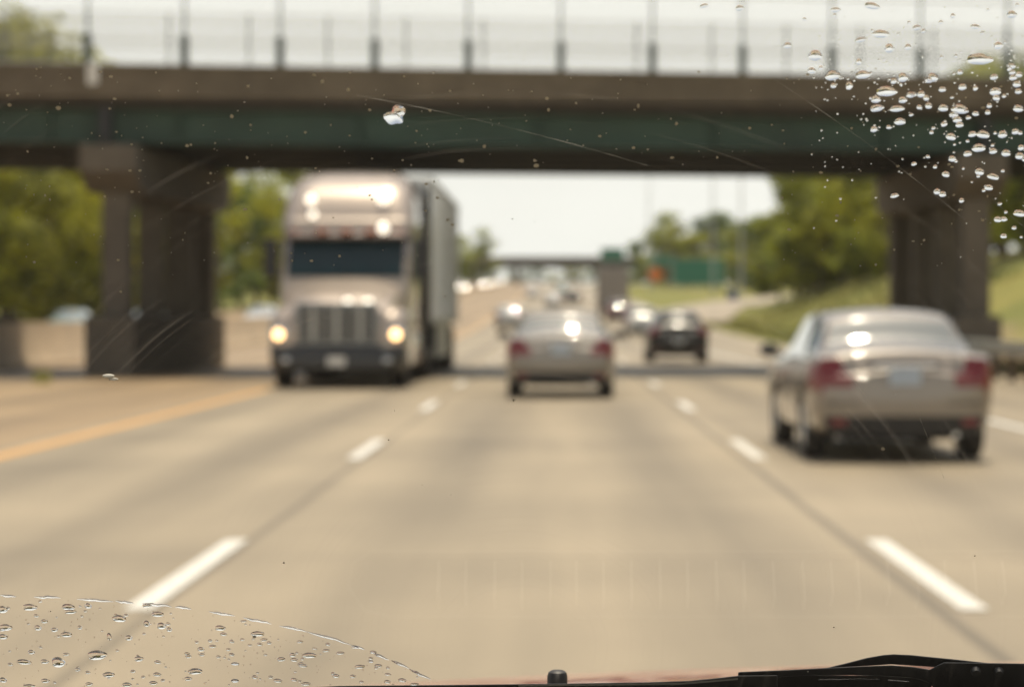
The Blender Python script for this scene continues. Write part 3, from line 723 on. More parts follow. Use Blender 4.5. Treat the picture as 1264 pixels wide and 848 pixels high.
def twheel(x, y, dual=False):
    r = .5; bm = BM(); sx = 1 if x > 0 else -1; w_ = .56 if dual else .28; xi = x - sx * w_ / 2
    lathe(bm, [(0, .3), (0, r - .03), (sx * .03, r), (sx * (w_ - .03), r), (sx * w_, r - .03), (sx * w_, .3), (sx * (w_ - .1), .28), (sx * (w_ - .1), .05)], (xi, y, r), 'X', 36)
    wo_ = obj('wheel', bm, M['tyre'], tr)
    bm = BM(); lathe(bm, [(0, .28), (sx * .03, .27), (sx * .02, .15), (sx * .09, .1), (sx * .1, .02)], (xi + sx * (w_ - .095), y, r), 'X', 28); obj('rim', bm, M['rim'], wo_)
for sx in (1, -1):
    twheel(sx * 1.05, 1.2)
    for y in (6.9, 8.25, 17.4, 18.75): twheel(sx * .97, y, True)
# trailer
WHT = mat('trailer_white', (.90, .88, .80), .25, 0, 1.0, var=.06, scale=1.5)
bm = BM(); box(bm, -1.29, 1.29, 7.3, 20.9, 1.12, 4.06)
trl = obj('trailer_box', bm, WHT, tr, smooth=False, bevel=.03)
bm = BM()
y = 7.9
while y < 20.8:
    for sx in (1, -1): box(bm, sx * 1.2905, sx * 1.305, y - .02, y + .02, 1.2, 3.98)
    y += .6
obj('side_ribs', bm, WHT, trl, smooth=False)
bm = BM()
for sx in (1, -1):
    box(bm, sx * 1.292, sx * 1.315, 7.32, 20.88, 3.99, 4.07); box(bm, sx * 1.292, sx * 1.315, 7.32, 20.88, 1.1, 1.2)
obj('side_rail', bm, M['galv'], trl, smooth=False)
bm = BM(); box(bm, -1.1, 1.1, 16.6, 20.6, .75, 1.1); obj('axle_frame', bm, M['black'], trl, smooth=False)
for sx in (1, -1):
    bm = BM(); tube(bm, [(sx * .8, 10.2, 1.15), (sx * .8, 10.2, .3)], .07, 8); box(bm, sx * .68, sx * .92, 10.08, 10.32, .26, .3); obj('landing_leg', bm, M['black'], trl)
    bm = BM(); box(bm, sx * 1.2, sx * 1.23, 10.8, 16.2, .35, 1.1); obj('side_skirt', bm, M['galv'], trl, smooth=False)
bm = BM(); box(bm, -.9, .9, 6.9, 7.28, 1.9, 3.5); obj('cooling_unit', bm, M['black'], trl, bevel=.06)

# grey box lorry far ahead
bt = thing('box_lorry', 'grey box lorry seen from behind far ahead in the right lane', 'truck', (4.42, 192, prof(192)))
GR = mat('grey_van_body', (.27, .24, .22), .5, var=.08)
bm = BM(); box(bm, -1.25, 1.25, 0, 7, 1.0, 3.9); obj('cargo_box', bm, GR, bt, smooth=False, bevel=.04)
bm = BM(); box(bm, -1.15, 1.15, -.03, -.004, 1.1, 3.75); obj('roller_door', bm, mat('roller_door_grey', (.33, .30, .27), .5, var=.1, scale=6), bt, smooth=False)
bm = BM(); box(bm, -1.2, 1.2, -.1, .1, .5, .7); obj('rear_bumper', bm, M['black'], bt, smooth=False)
bm = BM(); ring_loft(bm, [(.5, (7.1, 9.2, 1.1, .1), None), (1.6, (7.1, 9.2, 1.1, .1), None), (2.5, (7.1, 8.8, 1.05, .1), None)]); obj('cab', bm, P_white, bt)
for sx in (1, -1):
    bm = BM(); box(bm, sx * .85, sx * 1.1, -.12, -.101, .75, .95); obj('taillight', bm, M['tail'], bt, smooth=False)
    for y in (1.6, 7.9):
        bm = BM(); lathe(bm, [(0, .3), (0, .46), (sx * .3, .46), (sx * .3, .2)], (sx * .85, y, .46), 'X', 24); obj('wheel', bm, M['tyre'], bt)

# ------------------------------------------------------------------ signs and poles
GREEN = mat('guide_sign_green', (.012, .17, .10), .45); ORANGE = mat('roadwork_orange', (.75, .19, .03), .5); BLUE = mat('service_sign_blue', (.03, .07, .22), .5)
def sign(name, label, x, y, zc, w_, h_, m, posts=2, diamond=False):
    g = gz(x, y); t = thing(name, label, 'sign', (x, y, g)); zc -= g
    bm = BM()
    if diamond:
        vs = [[bm.verts.new((a * w_ / 2, yy_, zc + b * h_ / 2)) for a, b in ((0, -1), (1, 0), (0, 1), (-1, 0))] for yy_ in (0, .04)]
        bm.faces.new(vs[0]); bm.faces.new(vs[1][::-1])
        for i in range(4): bm.faces.new((vs[0][i], vs[0][(i+1) % 4], vs[1][(i+1) % 4], vs[1][i]))
    else: box(bm, -w_ / 2, w_ / 2, 0, .05, zc - h_ / 2, zc + h_ / 2)
    p = obj('panel', bm, m, t, smooth=False)
    if not diamond and w_ > 1.5 and m is GREEN:
        bm = BM(); b_ = .08
        for (x0, x1, z0, z1) in ((-w_/2, w_/2, zc + h_/2 - b_, zc + h_/2), (-w_/2, w_/2, zc - h_/2, zc - h_/2 + b_), (-w_/2, -w_/2 + b_, zc - h_/2 + b_, zc + h_/2 - b_), (w_/2 - b_, w_/2, zc - h_/2 + b_, zc + h_/2 - b_)):
            box(bm, x0, x1, -.012, -.004, z0, z1)
        obj('border', bm, M['white_paint'], p, smooth=False)
    for i in range(posts):
        px = 0 if posts == 1 else (-w_ * .33 + w_ * .66 * i / (posts - 1))
        bm = BM(); tube(bm, [(px, .15, -.2), (px, .15, zc + h_ * .4)], .09 if w_ > 3 else .05, 8); obj('post', bm, M['galv'], t)
    return t
sign('guide_sign', 'large green guide sign against the trees to the right of the highway', (862 - VX) / F * 440, 440, EYE + (VY - 336) / F * 440, 9.6, 5.0, GREEN, 3)
sign('guide_sign', 'small green guide sign standing above the grey box lorry', (756 - VX) / F * 600, 600, EYE + (VY - 314) / F * 600, 6.0, 3.2, GREEN, 2)
sign('guide_sign', 'smaller green guide sign between the orange sign and the large green sign', (817 - VX) / F * 520, 520, EYE + (VY - 322) / F * 520, 5.0, 2.4, GREEN, 2)
sign('roadwork_sign', 'orange diamond roadwork sign left of the large green sign', (809 - VX) / F * 400, 400, EYE + (VY - 339) / F * 400, 2.9, 2.9, ORANGE, 1, True)
sign('service_sign', 'small dark blue sign on the grass beside the ramp', (904 - VX) / F * 300, 300, EYE + (VY - 367) / F * 300, 1.3, 1.9, BLUE, 1)
sign('road_sign', 'grey back of a tall road sign between the pier and the lorry', (306 - VX) / F * 232, 232, EYE + (VY - 330) / F * 232, 1.7, 2.9, M['galv'], 1)
def pole(label, px, d, h):
    x = (px - VX) / F * d; t = thing('light_pole', label, 'street lamp', (x, d, gz(x, d)))
    bm = BM(); tube(bm, [(0, 0, -.2), (0, 0, h * .5), (0, 0, h)], [.16, .12, .07], 10); obj('pole', bm, M['galv'], t)
    bm = BM(); tube(bm, [(0, 0, h - .2), (-1.2, 0, h + .3), (-2.2, 0, h + .4)], .05, 6); obj('arm', bm, M['galv'], t)
    bm = BM(); box(bm, -2.9, -2.1, -.12, .12, h + .32, h + .48); obj('lamp_head', bm, M['galv'], t, bevel=.03)
pole('tall slim light pole rising from the trees above the large green sign', 880, 330, 21)
pole('tall slim light pole left of the others, above the orange sign', 801, 420, 26)
pole('tall slim light pole nearest the right hand trees', 915, 290, 19)

# ------------------------------------------------------------------ trees
def crown_mesh(name, rng, blobs, leaf, n, m):
    bm = BM()
    for i in range(n):
        c, r, sq = rng.choice(blobs)
        d = Vector((rng.gauss(0, 1), rng.gauss(0, 1), rng.gauss(0, 1))).normalized() * r * (rng.random() ** .45)
        d.z *= sq; p = Vector(c) + d
        s = leaf * rng.uniform(.5, 1.3); nrm = (d.normalized() + Vector((rng.uniform(-.8, .8), rng.uniform(-.8, .8), rng.uniform(-.2, 1)))).normalized()
        a = nrm.orthogonal().normalized(); a.rotate(Matrix.Rotation(rng.uniform(0, 6.28), 3, nrm)); b = nrm.cross(a)
        bm.faces.new([bm.verts.new(p + a * s), bm.verts.new(p + b * s * .55), bm.verts.new(p - a * s), bm.verts.new(p - b * s * .55 + nrm * s * .15)])
    me = bpy.data.meshes.new(name); bm.to_mesh(me); bm.free(); me.materials.append(m); return me
def make_tree_proto(seed, h, m, dense=1.0):
    rng = random.Random(seed); blobs = []
    for k in range(15):
        z = h * rng.uniform(.30, .93); rad = h * .30 * math.sin(math.pi * min(max((z / h - .12) / .95, .05), 1)) ** .6
        a = rng.uniform(0, 6.28); q = rad * rng.uniform(.25, .95)
        blobs.append(((q * math.cos(a), q * math.sin(a), z), h * rng.uniform(.09, .16), rng.uniform(.6, .95)))
    for k in range(6):
        a = rng.uniform(0, 6.28); q = h * rng.uniform(.1, .26); blobs.append(((q * math.cos(a), q * math.sin(a), h * rng.uniform(.12, .3)), h * .11, .8))
    crown = crown_mesh('crown', rng, blobs, h * .019, int(5200 * dense), m)
    bm = BM(); tube(bm, [(0, 0, -.3), (.1, 0, h * .25), (-.1, .1, h * .55), (0, 0, h * .85)], [h * .024, h * .018, h * .012, h * .004], 8)
    for c, r, q in blobs[:9]:
        z0 = c[2] * .55; tube(bm, [(0, 0, z0), (c[0] * .5, c[1] * .5, (z0 + c[2]) / 2 + .2), c], [h * .009, h * .006, h * .002], 5)
    trunk = bpy.data.meshes.new('trunk'); bm.to_mesh(trunk); bm.free(); trunk.materials.append(M['bark'])
    return crown, trunk
PROTO = [make_tree_proto(s, 12.0, LEAF[s % 3]) for s in range(6)]
rng = random.Random(5)
def tree(px, d, h, k, label, group=None, wide=1.0, x=None):
    x = (px - VX) / F * d if x is None else x; s = h / 12.0
    t = thing('tree', label, 'tree', (x, d, gz(x, d) - .1), rng.uniform(0, 6.28), group)
    for nm, me in (('crown', PROTO[k][0]), ('trunk', PROTO[k][1])):
        o = bpy.data.objects.new(nm, me); COL.objects.link(o); o.parent = t
    t.scale = (s * wide, s * wide, s); return t
# left wood beyond the oncoming road
LG = 'trees beyond the oncoming lanes on the left'
for i, (px, d, h, k) in enumerate([(8, 150, 20.5, 0), (45, 160, 17.5, 3), (90, 158, 15, 1), (130, 152, 13, 0), (60, 140, 11, 3), (20, 138, 10, 0), (110, 165, 15.5, 2), (165, 175, 15, 4), (205, 185, 15, 1), (240, 200, 14, 3),
                                   (-20, 150, 17, 1), (-60, 155, 17, 3), (150, 145, 10, 3), (-40, 135, 11, 0)]):
    lab = 'broad green tree left of the pier, ' + ('behind the pale teal car' if px > 70 and px < 140 else 'at the far left edge' if px < 70 else 'behind the pier columns') + (', in the front row' if d < 146 else ', in the back row')
    if i == 0: lab = 'tallest tree at far left, its top showing above the overpass parapet'
    tree(px, d, h, k, lab, LG if i else None, 1.15)
LG2 = 'dark trees behind the lorry on the left'
for i, (px, d, h, k) in enumerate([(272, 215, 12.5, 2), (318, 235, 16.0, 1), (352, 250, 15, 4), (335, 225, 12, 0), (390, 300, 17, 2), (430, 330, 15, 1), (470, 380, 14, 2), (510, 430, 14, 4), (296, 230, 10, 5)]):
    tree(px, d, h, k, 'dark green tree between the pier and the lorry' if i in (0, 1, 2, 3, 8) else 'green tree hidden in part behind the trailer', LG2 if i in (0, 1, 2, 3, 8) else 'trees behind the trailer')
tree(588, 640, 15.5, 1, 'lone rounded tree just right of the trailer beside the far bridge', None, 1.5)
# right side
RG = 'tall trees on the right bank between the sky and the pier'
for i, (px, d, h, k) in enumerate([(1008, 185, 13.5, 1), (1034, 172, 12.5, 4), (1068, 165, 12.5, 0), (1100, 160, 12, 3), (1024, 200, 14, 2), (995, 205, 10.5, 4), (1135, 165, 12, 2), (1170, 160, 12, 1), (1215, 165, 12, 2), (1246, 158, 11.5, 3), (1282, 150, 11, 0), (1226, 142, 11, 2), (1252, 138, 10.5, 1), (1275, 134, 10, 3), (1050, 190, 14, 3), (1085, 180, 13.5, 0)]):
    tree(px - 14, d, h, k, 'leafy tree on the right bank, ' + ('nearest the open sky' if px < 1030 else 'just left of the right pier' if px < 1110 else 'behind the right pier' if px < 1200 else 'right of the right pier') + (', front row' if d < 168 else ', back row'), RG, 1.05)
for i, (px, d, h, k) in enumerate([(962, 196, 5.5, 1), (985, 180, 5, 0), (1012, 170, 5.5, 3), (1040, 160, 5, 0), (1066, 152, 5, 4), (1092, 148, 5.2, 3), (1003, 176, 6, 1), (1232, 130, 5, 0), (1258, 126, 5, 3), (1222, 152, 6.5, 1), (1243, 150, 6.5, 2), (1264, 147, 6.5, 0)]):
    tree(px, d, h, k, 'low leafy bush at the foot of the right hand trees, ' + ('toward the open road' if px < 1030 else 'near the right pier' if px < 1150 else 'right of the right pier'), 'low bushes at the foot of the right hand trees', 1.3)
for i, (px, d, h, k) in enumerate([(1238, 120, 10.6, 0), (1270, 112, 9.0, 4), (1305, 116, 11, 1)]):
    tree(px, d, h, k, ['tree whose olive top shows above the parapet at the right edge', 'dark tree at the right edge behind the raindrops', 'tree at the right edge standing behind the bank'][i], None, 1.1)
MG = 'rounded trees behind the green guide signs'
for i, (px, d, h, k) in enumerate([(822, 560, 17, 1), (846, 575, 19, 4), (878, 560, 18, 2), (905, 540, 15, 5), (935, 470, 15, 2), (958, 400, 13, 1), (790, 620, 12, 2), (862, 540, 13, 0), (833, 550, 15, 3), (890, 570, 16, 1), (918, 520, 13, 0), (850, 545, 12, 2), (805, 600, 12, 4)]):
    tree(px, d, h, k, 'rounded tree standing behind the green guide signs', MG, 1.25)
FG = 'low trees on the horizon behind the far bridge'
for i in range(16):
    px = 545 + i * 17; tree(px, 820 + rng.uniform(-20, 60), rng.uniform(4.5, 7), rng.randrange(6), 'low hazy tree on the horizon behind the far bridge', FG, 1.7)
HG = 'trees along the right horizon beyond the ramp'
for i in range(9):
    px = 925 + i * 24; tree(px, 480 + 20 * (i % 3), rng.uniform(13, 17), rng.randrange(6), 'tree along the right horizon beyond the ramp', HG, 1.4)
# shrubs and weeds
wd = thing('weed', 'small green weed growing at the edge of the left shoulder', 'plant', ((52 - VX) / F * 44.5, 44.5, 0))
bm = BM(); rg = random.Random(3)
for i in range(160):
    a = rg.uniform(0, 6.28); r = rg.random() ** .7 * .16; z = rg.uniform(.02, .34) * (1 - r * 2.2); s = rg.uniform(.03, .07); p = Vector((r * math.cos(a), r * math.sin(a), z))
    d1 = Vector((math.cos(a), math.sin(a), rg.uniform(.3, 1.6))).normalized() * s; d2 = d1.orthogonal().normalized() * s * .3
    bm.faces.new([bm.verts.new(p), bm.verts.new(p + d1 * .5 + d2), bm.verts.new(p + d1), bm.verts.new(p + d1 * .5 - d2)])
obj('leaves', bm, LEAF[0], wd, smooth=False)
bm = BM(); tube(bm, [(0, 0, -.02), (0, 0, .25)], .006, 5); obj('stem', bm, LEAF[1], wd)
bm = BM()
for i in range(9000):
    u = rg.random()
    if u < .6: x = rg.uniform(9.9, 12.5); y = rg.uniform(32, 100)
    else: x = rg.uniform(10.2, 20); y = rg.uniform(100, 170)
    if rg.random() < .35 and y < 90: continue
    h = rg.uniform(.08, .3); a = rg.uniform(0, 6.28); d1 = Vector((math.cos(a), math.sin(a), 0)) * .02 * (1 + y / 60); p = Vector((x, y, gz(x, y) - .04)); t = Vector((rg.uniform(-.1, .1), rg.uniform(-.1, .1), h))
    bm.faces.new([bm.verts.new(p - d1), bm.verts.new(p + d1), bm.verts.new(p + t)])
tag(obj('grass', bm, leaf_mat('dry_grass', (.10, .12, .03), (.24, .21, .07)), smooth=False), kind='stuff')

# ------------------------------------------------------------------ our own car: hood, cowl, dashboard, windscreen, wipers
def gd(py): return .8418 / (1 - .0001856 * (py - VY))
GN = Vector((0, .2466, .135)).normalized()     # outward normal of the windscreen (away from the camera)
def G(px, py, off=0.0):
    v = Vector(((px - VX) / F, 1, -(py - VY) / F)); d = gd(py) + off / v.dot(GN); return Vector((0, 0, EYE)) + v * d
own = thing('car', 'orange car we sit in: bonnet edge, black wiper and wet windscreen in front of us', 'car', (0, 0, 0))
def glass_mat():
    m = bpy.data.materials.new('windscreen_glass'); m.use_nodes = True; nt = m.node_tree; nt.nodes.clear(); L = nt.links.new
    out = _n(nt, 'ShaderNodeOutputMaterial'); tr_ = _n(nt, 'ShaderNodeBsdfTransparent'); tr_.inputs[0].default_value = (.97, .98, .96, 1)
    gl = _n(nt, 'ShaderNodeBsdfGlossy'); gl.inputs['Roughness'].default_value = .0
    mx = _n(nt, 'ShaderNodeMixShader'); fr = _n(nt, 'ShaderNodeFresnel'); fr.inputs[0].default_value = 1.5
    f2 = _n(nt, 'ShaderNodeMath', operation='MULTIPLY'); f2.inputs[1].default_value = 1.05; L(fr.outputs[0], f2.inputs[0])
    L(f2.outputs[0], mx.inputs[0]); L(tr_.outputs[0], mx.inputs[1]); L(gl.outputs[0], mx.inputs[2])
    # road film and wiper scratches
    df = _n(nt, 'ShaderNodeBsdfTranslucent'); df.inputs[0].default_value = (.85, .78, .66, 1)
    tc = _n(nt, 'ShaderNodeTexCoord'); sb = _n(nt, 'ShaderNodeVectorMath', operation='SUBTRACT'); c = G(640, 800); sb.inputs[1].default_value = c
    L(tc.outputs['Object'], sb.inputs[0]); ln = _n(nt, 'ShaderNodeVectorMath', operation='LENGTH'); L(sb.outputs[0], ln.inputs[0])
    nw = _n(nt, 'ShaderNodeTexNoise'); nw.inputs['Scale'].default_value = 9; L(tc.outputs['Object'], nw.inputs['Vector'])
    ad = _n(nt, 'ShaderNodeMath', operation='MULTIPLY_ADD'); ad.inputs[1].default_value = .010; L(nw.outputs[0], ad.inputs[0]); L(ln.outputs['Value'], ad.inputs[2])
    n1 = _n(nt, 'ShaderNodeTexNoise', noise_dimensions='1D'); n1.inputs['Scale'].default_value = 420; n1.inputs['Detail'].default_value = 3; L(ad.outputs[0], n1.inputs['W'])
    r1 = _n(nt, 'ShaderNodeMapRange'); r1.inputs[1].default_value = .54; r1.inputs[2].default_value = .80; L(n1.outputs[0], r1.inputs[0])
    nm = _n(nt, 'ShaderNodeTexNoise'); nm.inputs['Scale'].default_value = 26; nm.inputs['Detail'].default_value = 4; L(tc.outputs['Object'], nm.inputs['Vector'])
    r2 = _n(nt, 'ShaderNodeMapRange'); r2.inputs[1].default_value = .42; r2.inputs[2].default_value = .7; L(nm.outputs[0], r2.inputs[0])
    mu = _n(nt, 'ShaderNodeMath', operation='MULTIPLY'); L(r1.outputs[0], mu.inputs[0]); L(r2.outputs[0], mu.inputs[1])
    fin = _n(nt, 'ShaderNodeMath', operation='MULTIPLY_ADD'); fin.inputs[1].default_value = .03; fin.inputs[2].default_value = .001; L(mu.outputs[0], fin.inputs[0])
    m2 = _n(nt, 'ShaderNodeMixShader'); L(fin.outputs[0], m2.inputs[0]); L(mx.outputs[0], m2.inputs[1]); L(df.outputs[0], m2.inputs[2]); L(m2.outputs[0], out.inputs[0])
    return m
bm = BM()
a, b = G(VX, 900), G(VX, -560)
vs = [bm.verts.new((-.42, a.y, a.z)), bm.verts.new((1.05, a.y, a.z)), bm.verts.new((.98, b.y, b.z)), bm.verts.new((-.36, b.y, b.z))]
bm.faces.new(vs); obj('windscreen', bm, glass_mat(), own, smooth=False)
# dashboard seen only as a faint reflection, with a demister vent
DZ = 1.112
DASH = mat('dashboard_tan_grey', (.06, .052, .042), .8, var=.05, scale=200)
bm = BM(); box(bm, -.40, 1.0, .60, .842, DZ - .15, DZ); box(bm, -.40, 1.0, .8655, .925, DZ - .15, DZ); box(bm, -.40, -.062, .842, .8655, DZ - .15, DZ); box(bm, .60, 1.0, .842, .8655, DZ - .15, DZ)
obj('dashboard', bm, DASH, own, smooth=False)
bm = BM(); box(bm, -.062, .60, .842, .8655, DZ - .15, DZ - .012); vent = obj('demister_vent', bm, mat('vent_dark', (.02, .018, .016), .8), own, smooth=False)
bm = BM(); x = -.050
while x < .59: box(bm, x - .0006, x + .0006, .8425, .8575 + rng.uniform(-.003, .004), DZ - .012, DZ - .0005); x += .0117 + rng.uniform(-.0008, .0008)
obj('vent_slats', bm, mat('vent_slat', (.50, .45, .38), .6), vent, smooth=False)
bm = BM(); box(bm, -.078, .62, .8385, .8397, DZ, DZ + .0015); box(bm, -.070, .62, .8685, .8697, DZ, DZ + .0015)
tube(bm, [(-.078, .839, DZ + .001), (-.086, .845, DZ + .001), (-.087, .856, DZ + .001), (-.080, .866, DZ + .001), (-.070, .869, DZ + .001)], .0008, 6)
obj('vent_frame', bm, mat('vent_frame_grey', (.24, .22, .19), .7), vent, smooth=False)
# cowl and hood
bm = BM(); box(bm, -.45, 1.1, .945, 1.165, DZ - .1, DZ - .006); obj('cowl', bm, M['black'], own, smooth=False)
bm = BM(); rows = []
hz = pchip([1.155, 1.17, 1.3, 1.7, 2.2, 2.45], [1.100, 1.119, 1.111, 1.035, .90, .76])
for y in [1.155 + 1.295 * i / 40 for i in range(41)]:
    rows.append([bm.verts.new((x, y, hz(y) - .066 * (x - .34) ** 2 - .25 * max(0, abs(x - .34) - .55) ** 2)) for x in [-.5 + 1.68 * k / 24 for k in range(25)]])
for i in range(40):
    for k in range(24): bm.faces.new((rows[i][k], rows[i][k+1], rows[i+1][k+1], rows[i+1][k]))
obj('hood', bm, mat('orange_red_paint', (.50, .13, .06), .35, 0, 1.0), own)
# washer nozzle (little black cap)
def ppx(px, py, d): return Vector(((px - VX) / F * d, d, EYE - (py - VY) / F * d))
c = ppx(688, 846, .99); bm = BM(); lathe(bm, [(-.045, .0042), (0, .0042), (.004, .0042), (.0056, .0037), (.0064, .0024), (.0066, .001)], c, 'Z', 20); obj('washer_nozzle', bm, M['black'], own)
# wiper
SAT = mat('satin_black_wiper', (.018, .019, .021), .45, .1, .1, var=.25, scale=120, bump=.05)
wip = None
def plate_px(name, poly, off, th, m, parent, bev=.0006):
    bm = BM(); A = [bm.verts.new(G(x, y, off)) for x, y in poly]; Bv = [bm.verts.new(G(x, y, off + th)) for x, y in poly]
    bm.faces.new(A); bm.faces.new(Bv[::-1]); n = len(poly)
    for i in range(n): bm.faces.new((A[i], A[(i+1) % n], Bv[(i+1) % n], Bv[i]))
    return obj(name, bm, m, parent, smooth=False, bevel=bev)
wip = plate_px('wiper_arm', [(911, 829), (946, 827.5), (972, 826.5), (1012, 824.3), (1052, 822.5), (1085, 821), (1100, 820.6), (1125, 822.5), (1148, 826), (1156, 821.5), (1165, 817.3), (1196, 817.5), (1264, 818.5), (1400, 820),
                             (1400, 876), (1264, 870), (1160, 862), (1148, 843), (1135, 838.5), (1122, 836), (1085, 834), (1052, 833), (1000, 833.2), (965, 835), (946, 842), (930, 846), (911, 846)], .010, .004, SAT, own)
for x, y in ((1204.5, 829), (1233, 830)):
    bm = BM(); c = G(x, y, .0085)
    bmesh.ops.create_cone(bm, cap_ends=True, segments=20, radius1=.0021, radius2=.0015, depth=.002, matrix=Matrix.Translation(c) @ (-GN).to_track_quat('Z', 'Y').to_matrix().to_4x4())
    obj('rivet', bm, M['black'], wip)
bl = plate_px('spring_arm', [(1020, 824), (1045, 818), (1070, 811.5), (1090, 808), (1103, 807), (1125, 808), (1141, 809.7), (1170, 812.5), (1200, 815.7), (1240, 820), (1240, 828), (1165, 824), (1141, 822), (1100, 819.5), (1060, 822)], .016, .003, SAT, wip)
bl = plate_px('wiper_blade', [(360, 849), (420, 846), (560, 844.8), (700, 843.2), (800, 841.5), (850, 839.8), (880, 837), (911, 833.5), (960, 833), (960, 870), (360, 870)], .004, .008, M['black'], own)
plate_px('blade_edge', [(640, 845), (840, 842.5), (880, 839.4), (911, 836.5), (911, 838.5), (880, 841.4), (840, 844.5), (640, 847)], .0035, .0004, M['galv'], bl, 0)
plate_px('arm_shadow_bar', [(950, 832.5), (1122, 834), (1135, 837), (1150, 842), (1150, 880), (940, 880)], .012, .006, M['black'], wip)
bm = BM(); tube(bm, [G(1010, 838.5, .0115), G(1060, 837.5, .0115), G(1085, 838, .0115)], .0003, 6); tube(bm, [G(1096, 839, .011), G(1122, 841, .011)], .0003, 6); obj('steel_spine', bm, M['chrome'], wip)
plate_px('window_gasket', [(-200, 862), (380, 858), (1500, 852), (1500, 900), (-200, 900)], .001, .004, M['black'], own)

# ------------------------------------------------------------------ raindrops on the windscreen
WATER = bpy.data.materials.new('rain_water'); WATER.use_nodes = True; nt = WATER.node_tree; nt.nodes.clear()
o_ = _n(nt, 'ShaderNodeOutputMaterial'); g_ = _n(nt, 'ShaderNodeBsdfGlass'); g_.inputs['Roughness'].default_value = 0; g_.inputs['IOR'].default_value = 1.33; nt.links.new(g_.outputs[0], o_.inputs[0])
def dome_mesh(seed):
    rg = random.Random(seed); bm = BM(); n, m_ = 28, 8; ph = [rg.uniform(0, 6.28) for _ in range(3)]; am = [rg.uniform(.0, .10), rg.uniform(0, .07), rg.uniform(0, .05)]
    if seed == 3: am = [.2, .16, .1]
    rad = lambda t: 1 + am[0] * math.cos(2 * t + ph[0]) + am[1] * math.cos(3 * t + ph[1]) + am[2] * math.cos(5 * t + ph[2])
    top = bm.verts.new((0, 0, .52)); rings = []
    for j in range(1, m_ + 1):
        a = j / m_ * math.pi / 2; s = math.sin(a); z = .52 * (1 - s ** 2.3)
        rings.append([bm.verts.new((s * rad(t) * math.cos(t), s * rad(t) * math.sin(t), z)) for t in [2 * math.pi * k / n for k in range(n)]])
    for k in range(n): bm.faces.new((top, rings[0][k], rings[0][(k+1) % n]))
    for j in range(m_ - 1):
        for k in range(n): bm.faces.new((rings[j][k], rings[j+1][k], rings[j+1][(k+1) % n], rings[j][(k+1) % n]))
    bm.faces.new([bm.verts.new(v.co) for v in rings[-1]][::-1])
    bmesh.ops.remove_doubles(bm, verts=bm.verts, dist=1e-5)
    bmesh.ops.recalc_face_normals(bm, faces=bm.faces[:])
    me = bpy.data.meshes.new('water_drop'); bm.to_mesh(me); bm.free()
    for p in me.polygons: p.use_smooth = len(p.vertices) < 10
    me.set_sharp_from_angle(angle=R(65))
    me.materials.append(WATER); return me
DOMES = [dome_mesh(i) for i in range(4)]
QG = GN.to_track_quat('Z', 'Y')
def drop_label(px, py, rx, ry):
    sz = 'tiny' if rx < 3.2 else 'small' if rx < 5 else 'medium' if rx < 7.5 else 'wide flat' if ry < rx * .5 else 'large'
    if py > 400:
        if px < 45: pl = 'at the far left edge, lower left'
        elif px < 135: pl = 'lower left, left of the white dash'
        elif px < 215: pl = 'lower left, over the end of the white dash'
        elif px < 330: pl = 'lower left, just right of the white dash'
        elif px < 420: pl = 'lower left, below the thin water line'
        else: pl = 'lower left, by the tip of the water line'
        if py > 815: pl += ', near the bottom'
    else:
        if py < 35: pl = 'high against the sky at upper right'
        elif py < 92: pl = 'at upper right against the bridge fence' + (', far right' if px > 1180 else '')
        elif py < 130: pl = 'at upper right over the concrete parapet' + (', left end of the cluster' if px < 1110 else ', far right' if px > 1200 else '')
        elif py < 182: pl = 'at upper right over the green girder' + (', far right' if px > 1200 else '')
        else: pl = 'below the green girder at the right, over the pier'
    return sz + ' raindrop ' + pl
def drop(px, py, rx, ry, label, group=None, k=None, rot=0):
    if group: label = drop_label(px, py, rx, ry)
    c = G(px, py, .0004); d = c.y; o = bpy.data.objects.new('water_drop', DOMES[rg.randrange(3) if k is None else k]); COL.objects.link(o)
    sx = rx / F * d; sy = ry / F * d / .88
    X = Vector((1, 0, 0)); Y = GN.cross(X).normalized()
    Rm = Matrix((X, Y, GN)).transposed() @ Matrix.Rotation(rot, 3, 'Z') @ Matrix.Diagonal((sx, sy, min(sx, sy) * 1.05))
    o.matrix_world = Matrix.Translation(c) @ Rm.to_4x4()
    tag(o, label, 'water drop', group)
    return o
rg = random.Random(11)
BLG, TRG = 'raindrops at the lower left of the windscreen', 'raindrops at the upper right of the windscreen'
# hand placed drops (pixel centre and half sizes)
k1 = .2373
BLL = [(155, 207, 38, 15), (355, 206, 34, 14), (365, 230, 32, 10), (15, 219, 24, 16), (30, 312, 32, 15), (620, 266, 36, 16), (345, 349, 30, 12), (504, 456, 50, 22), (303, 493, 34, 24), (125, 491, 38, 12),
       (840, 304, 24, 15), (1145, 315, 28, 12), (722, 475, 24, 12), (1015, 540, 38, 14), (565, 557, 32, 12), (820, 243, 32, 12), (765, 198, 26, 8), (197, 314, 18, 12), (283, 324, 18, 10), (235, 589, 22, 10), (150, 618, 32, 10),
       (670, 366, 18, 12), (15, 585, 20, 12), (163, 440, 18, 10), (232, 489, 22, 10), (15, 360, 24, 12), (458, 200, 18, 12), (568, 360, 12, 17), (880, 323, 14, 10), (762, 292, 16, 14), (230, 280, 18, 9), (415, 312, 12, 9),
       (660, 609, 26, 10), (817, 556, 22, 9), (1045, 425, 18, 10), (980, 462, 16, 8), (1105, 410, 20, 7), (820, 492, 18, 8), (978, 578, 20, 9), (1222, 590, 20, 8), (797, 600, 22, 9), (403, 531, 14, 8), (463, 606, 20, 8), (343, 452, 18, 7), (1223, 501, 22, 7), (1163, 347, 18, 8)]
n_in = 0
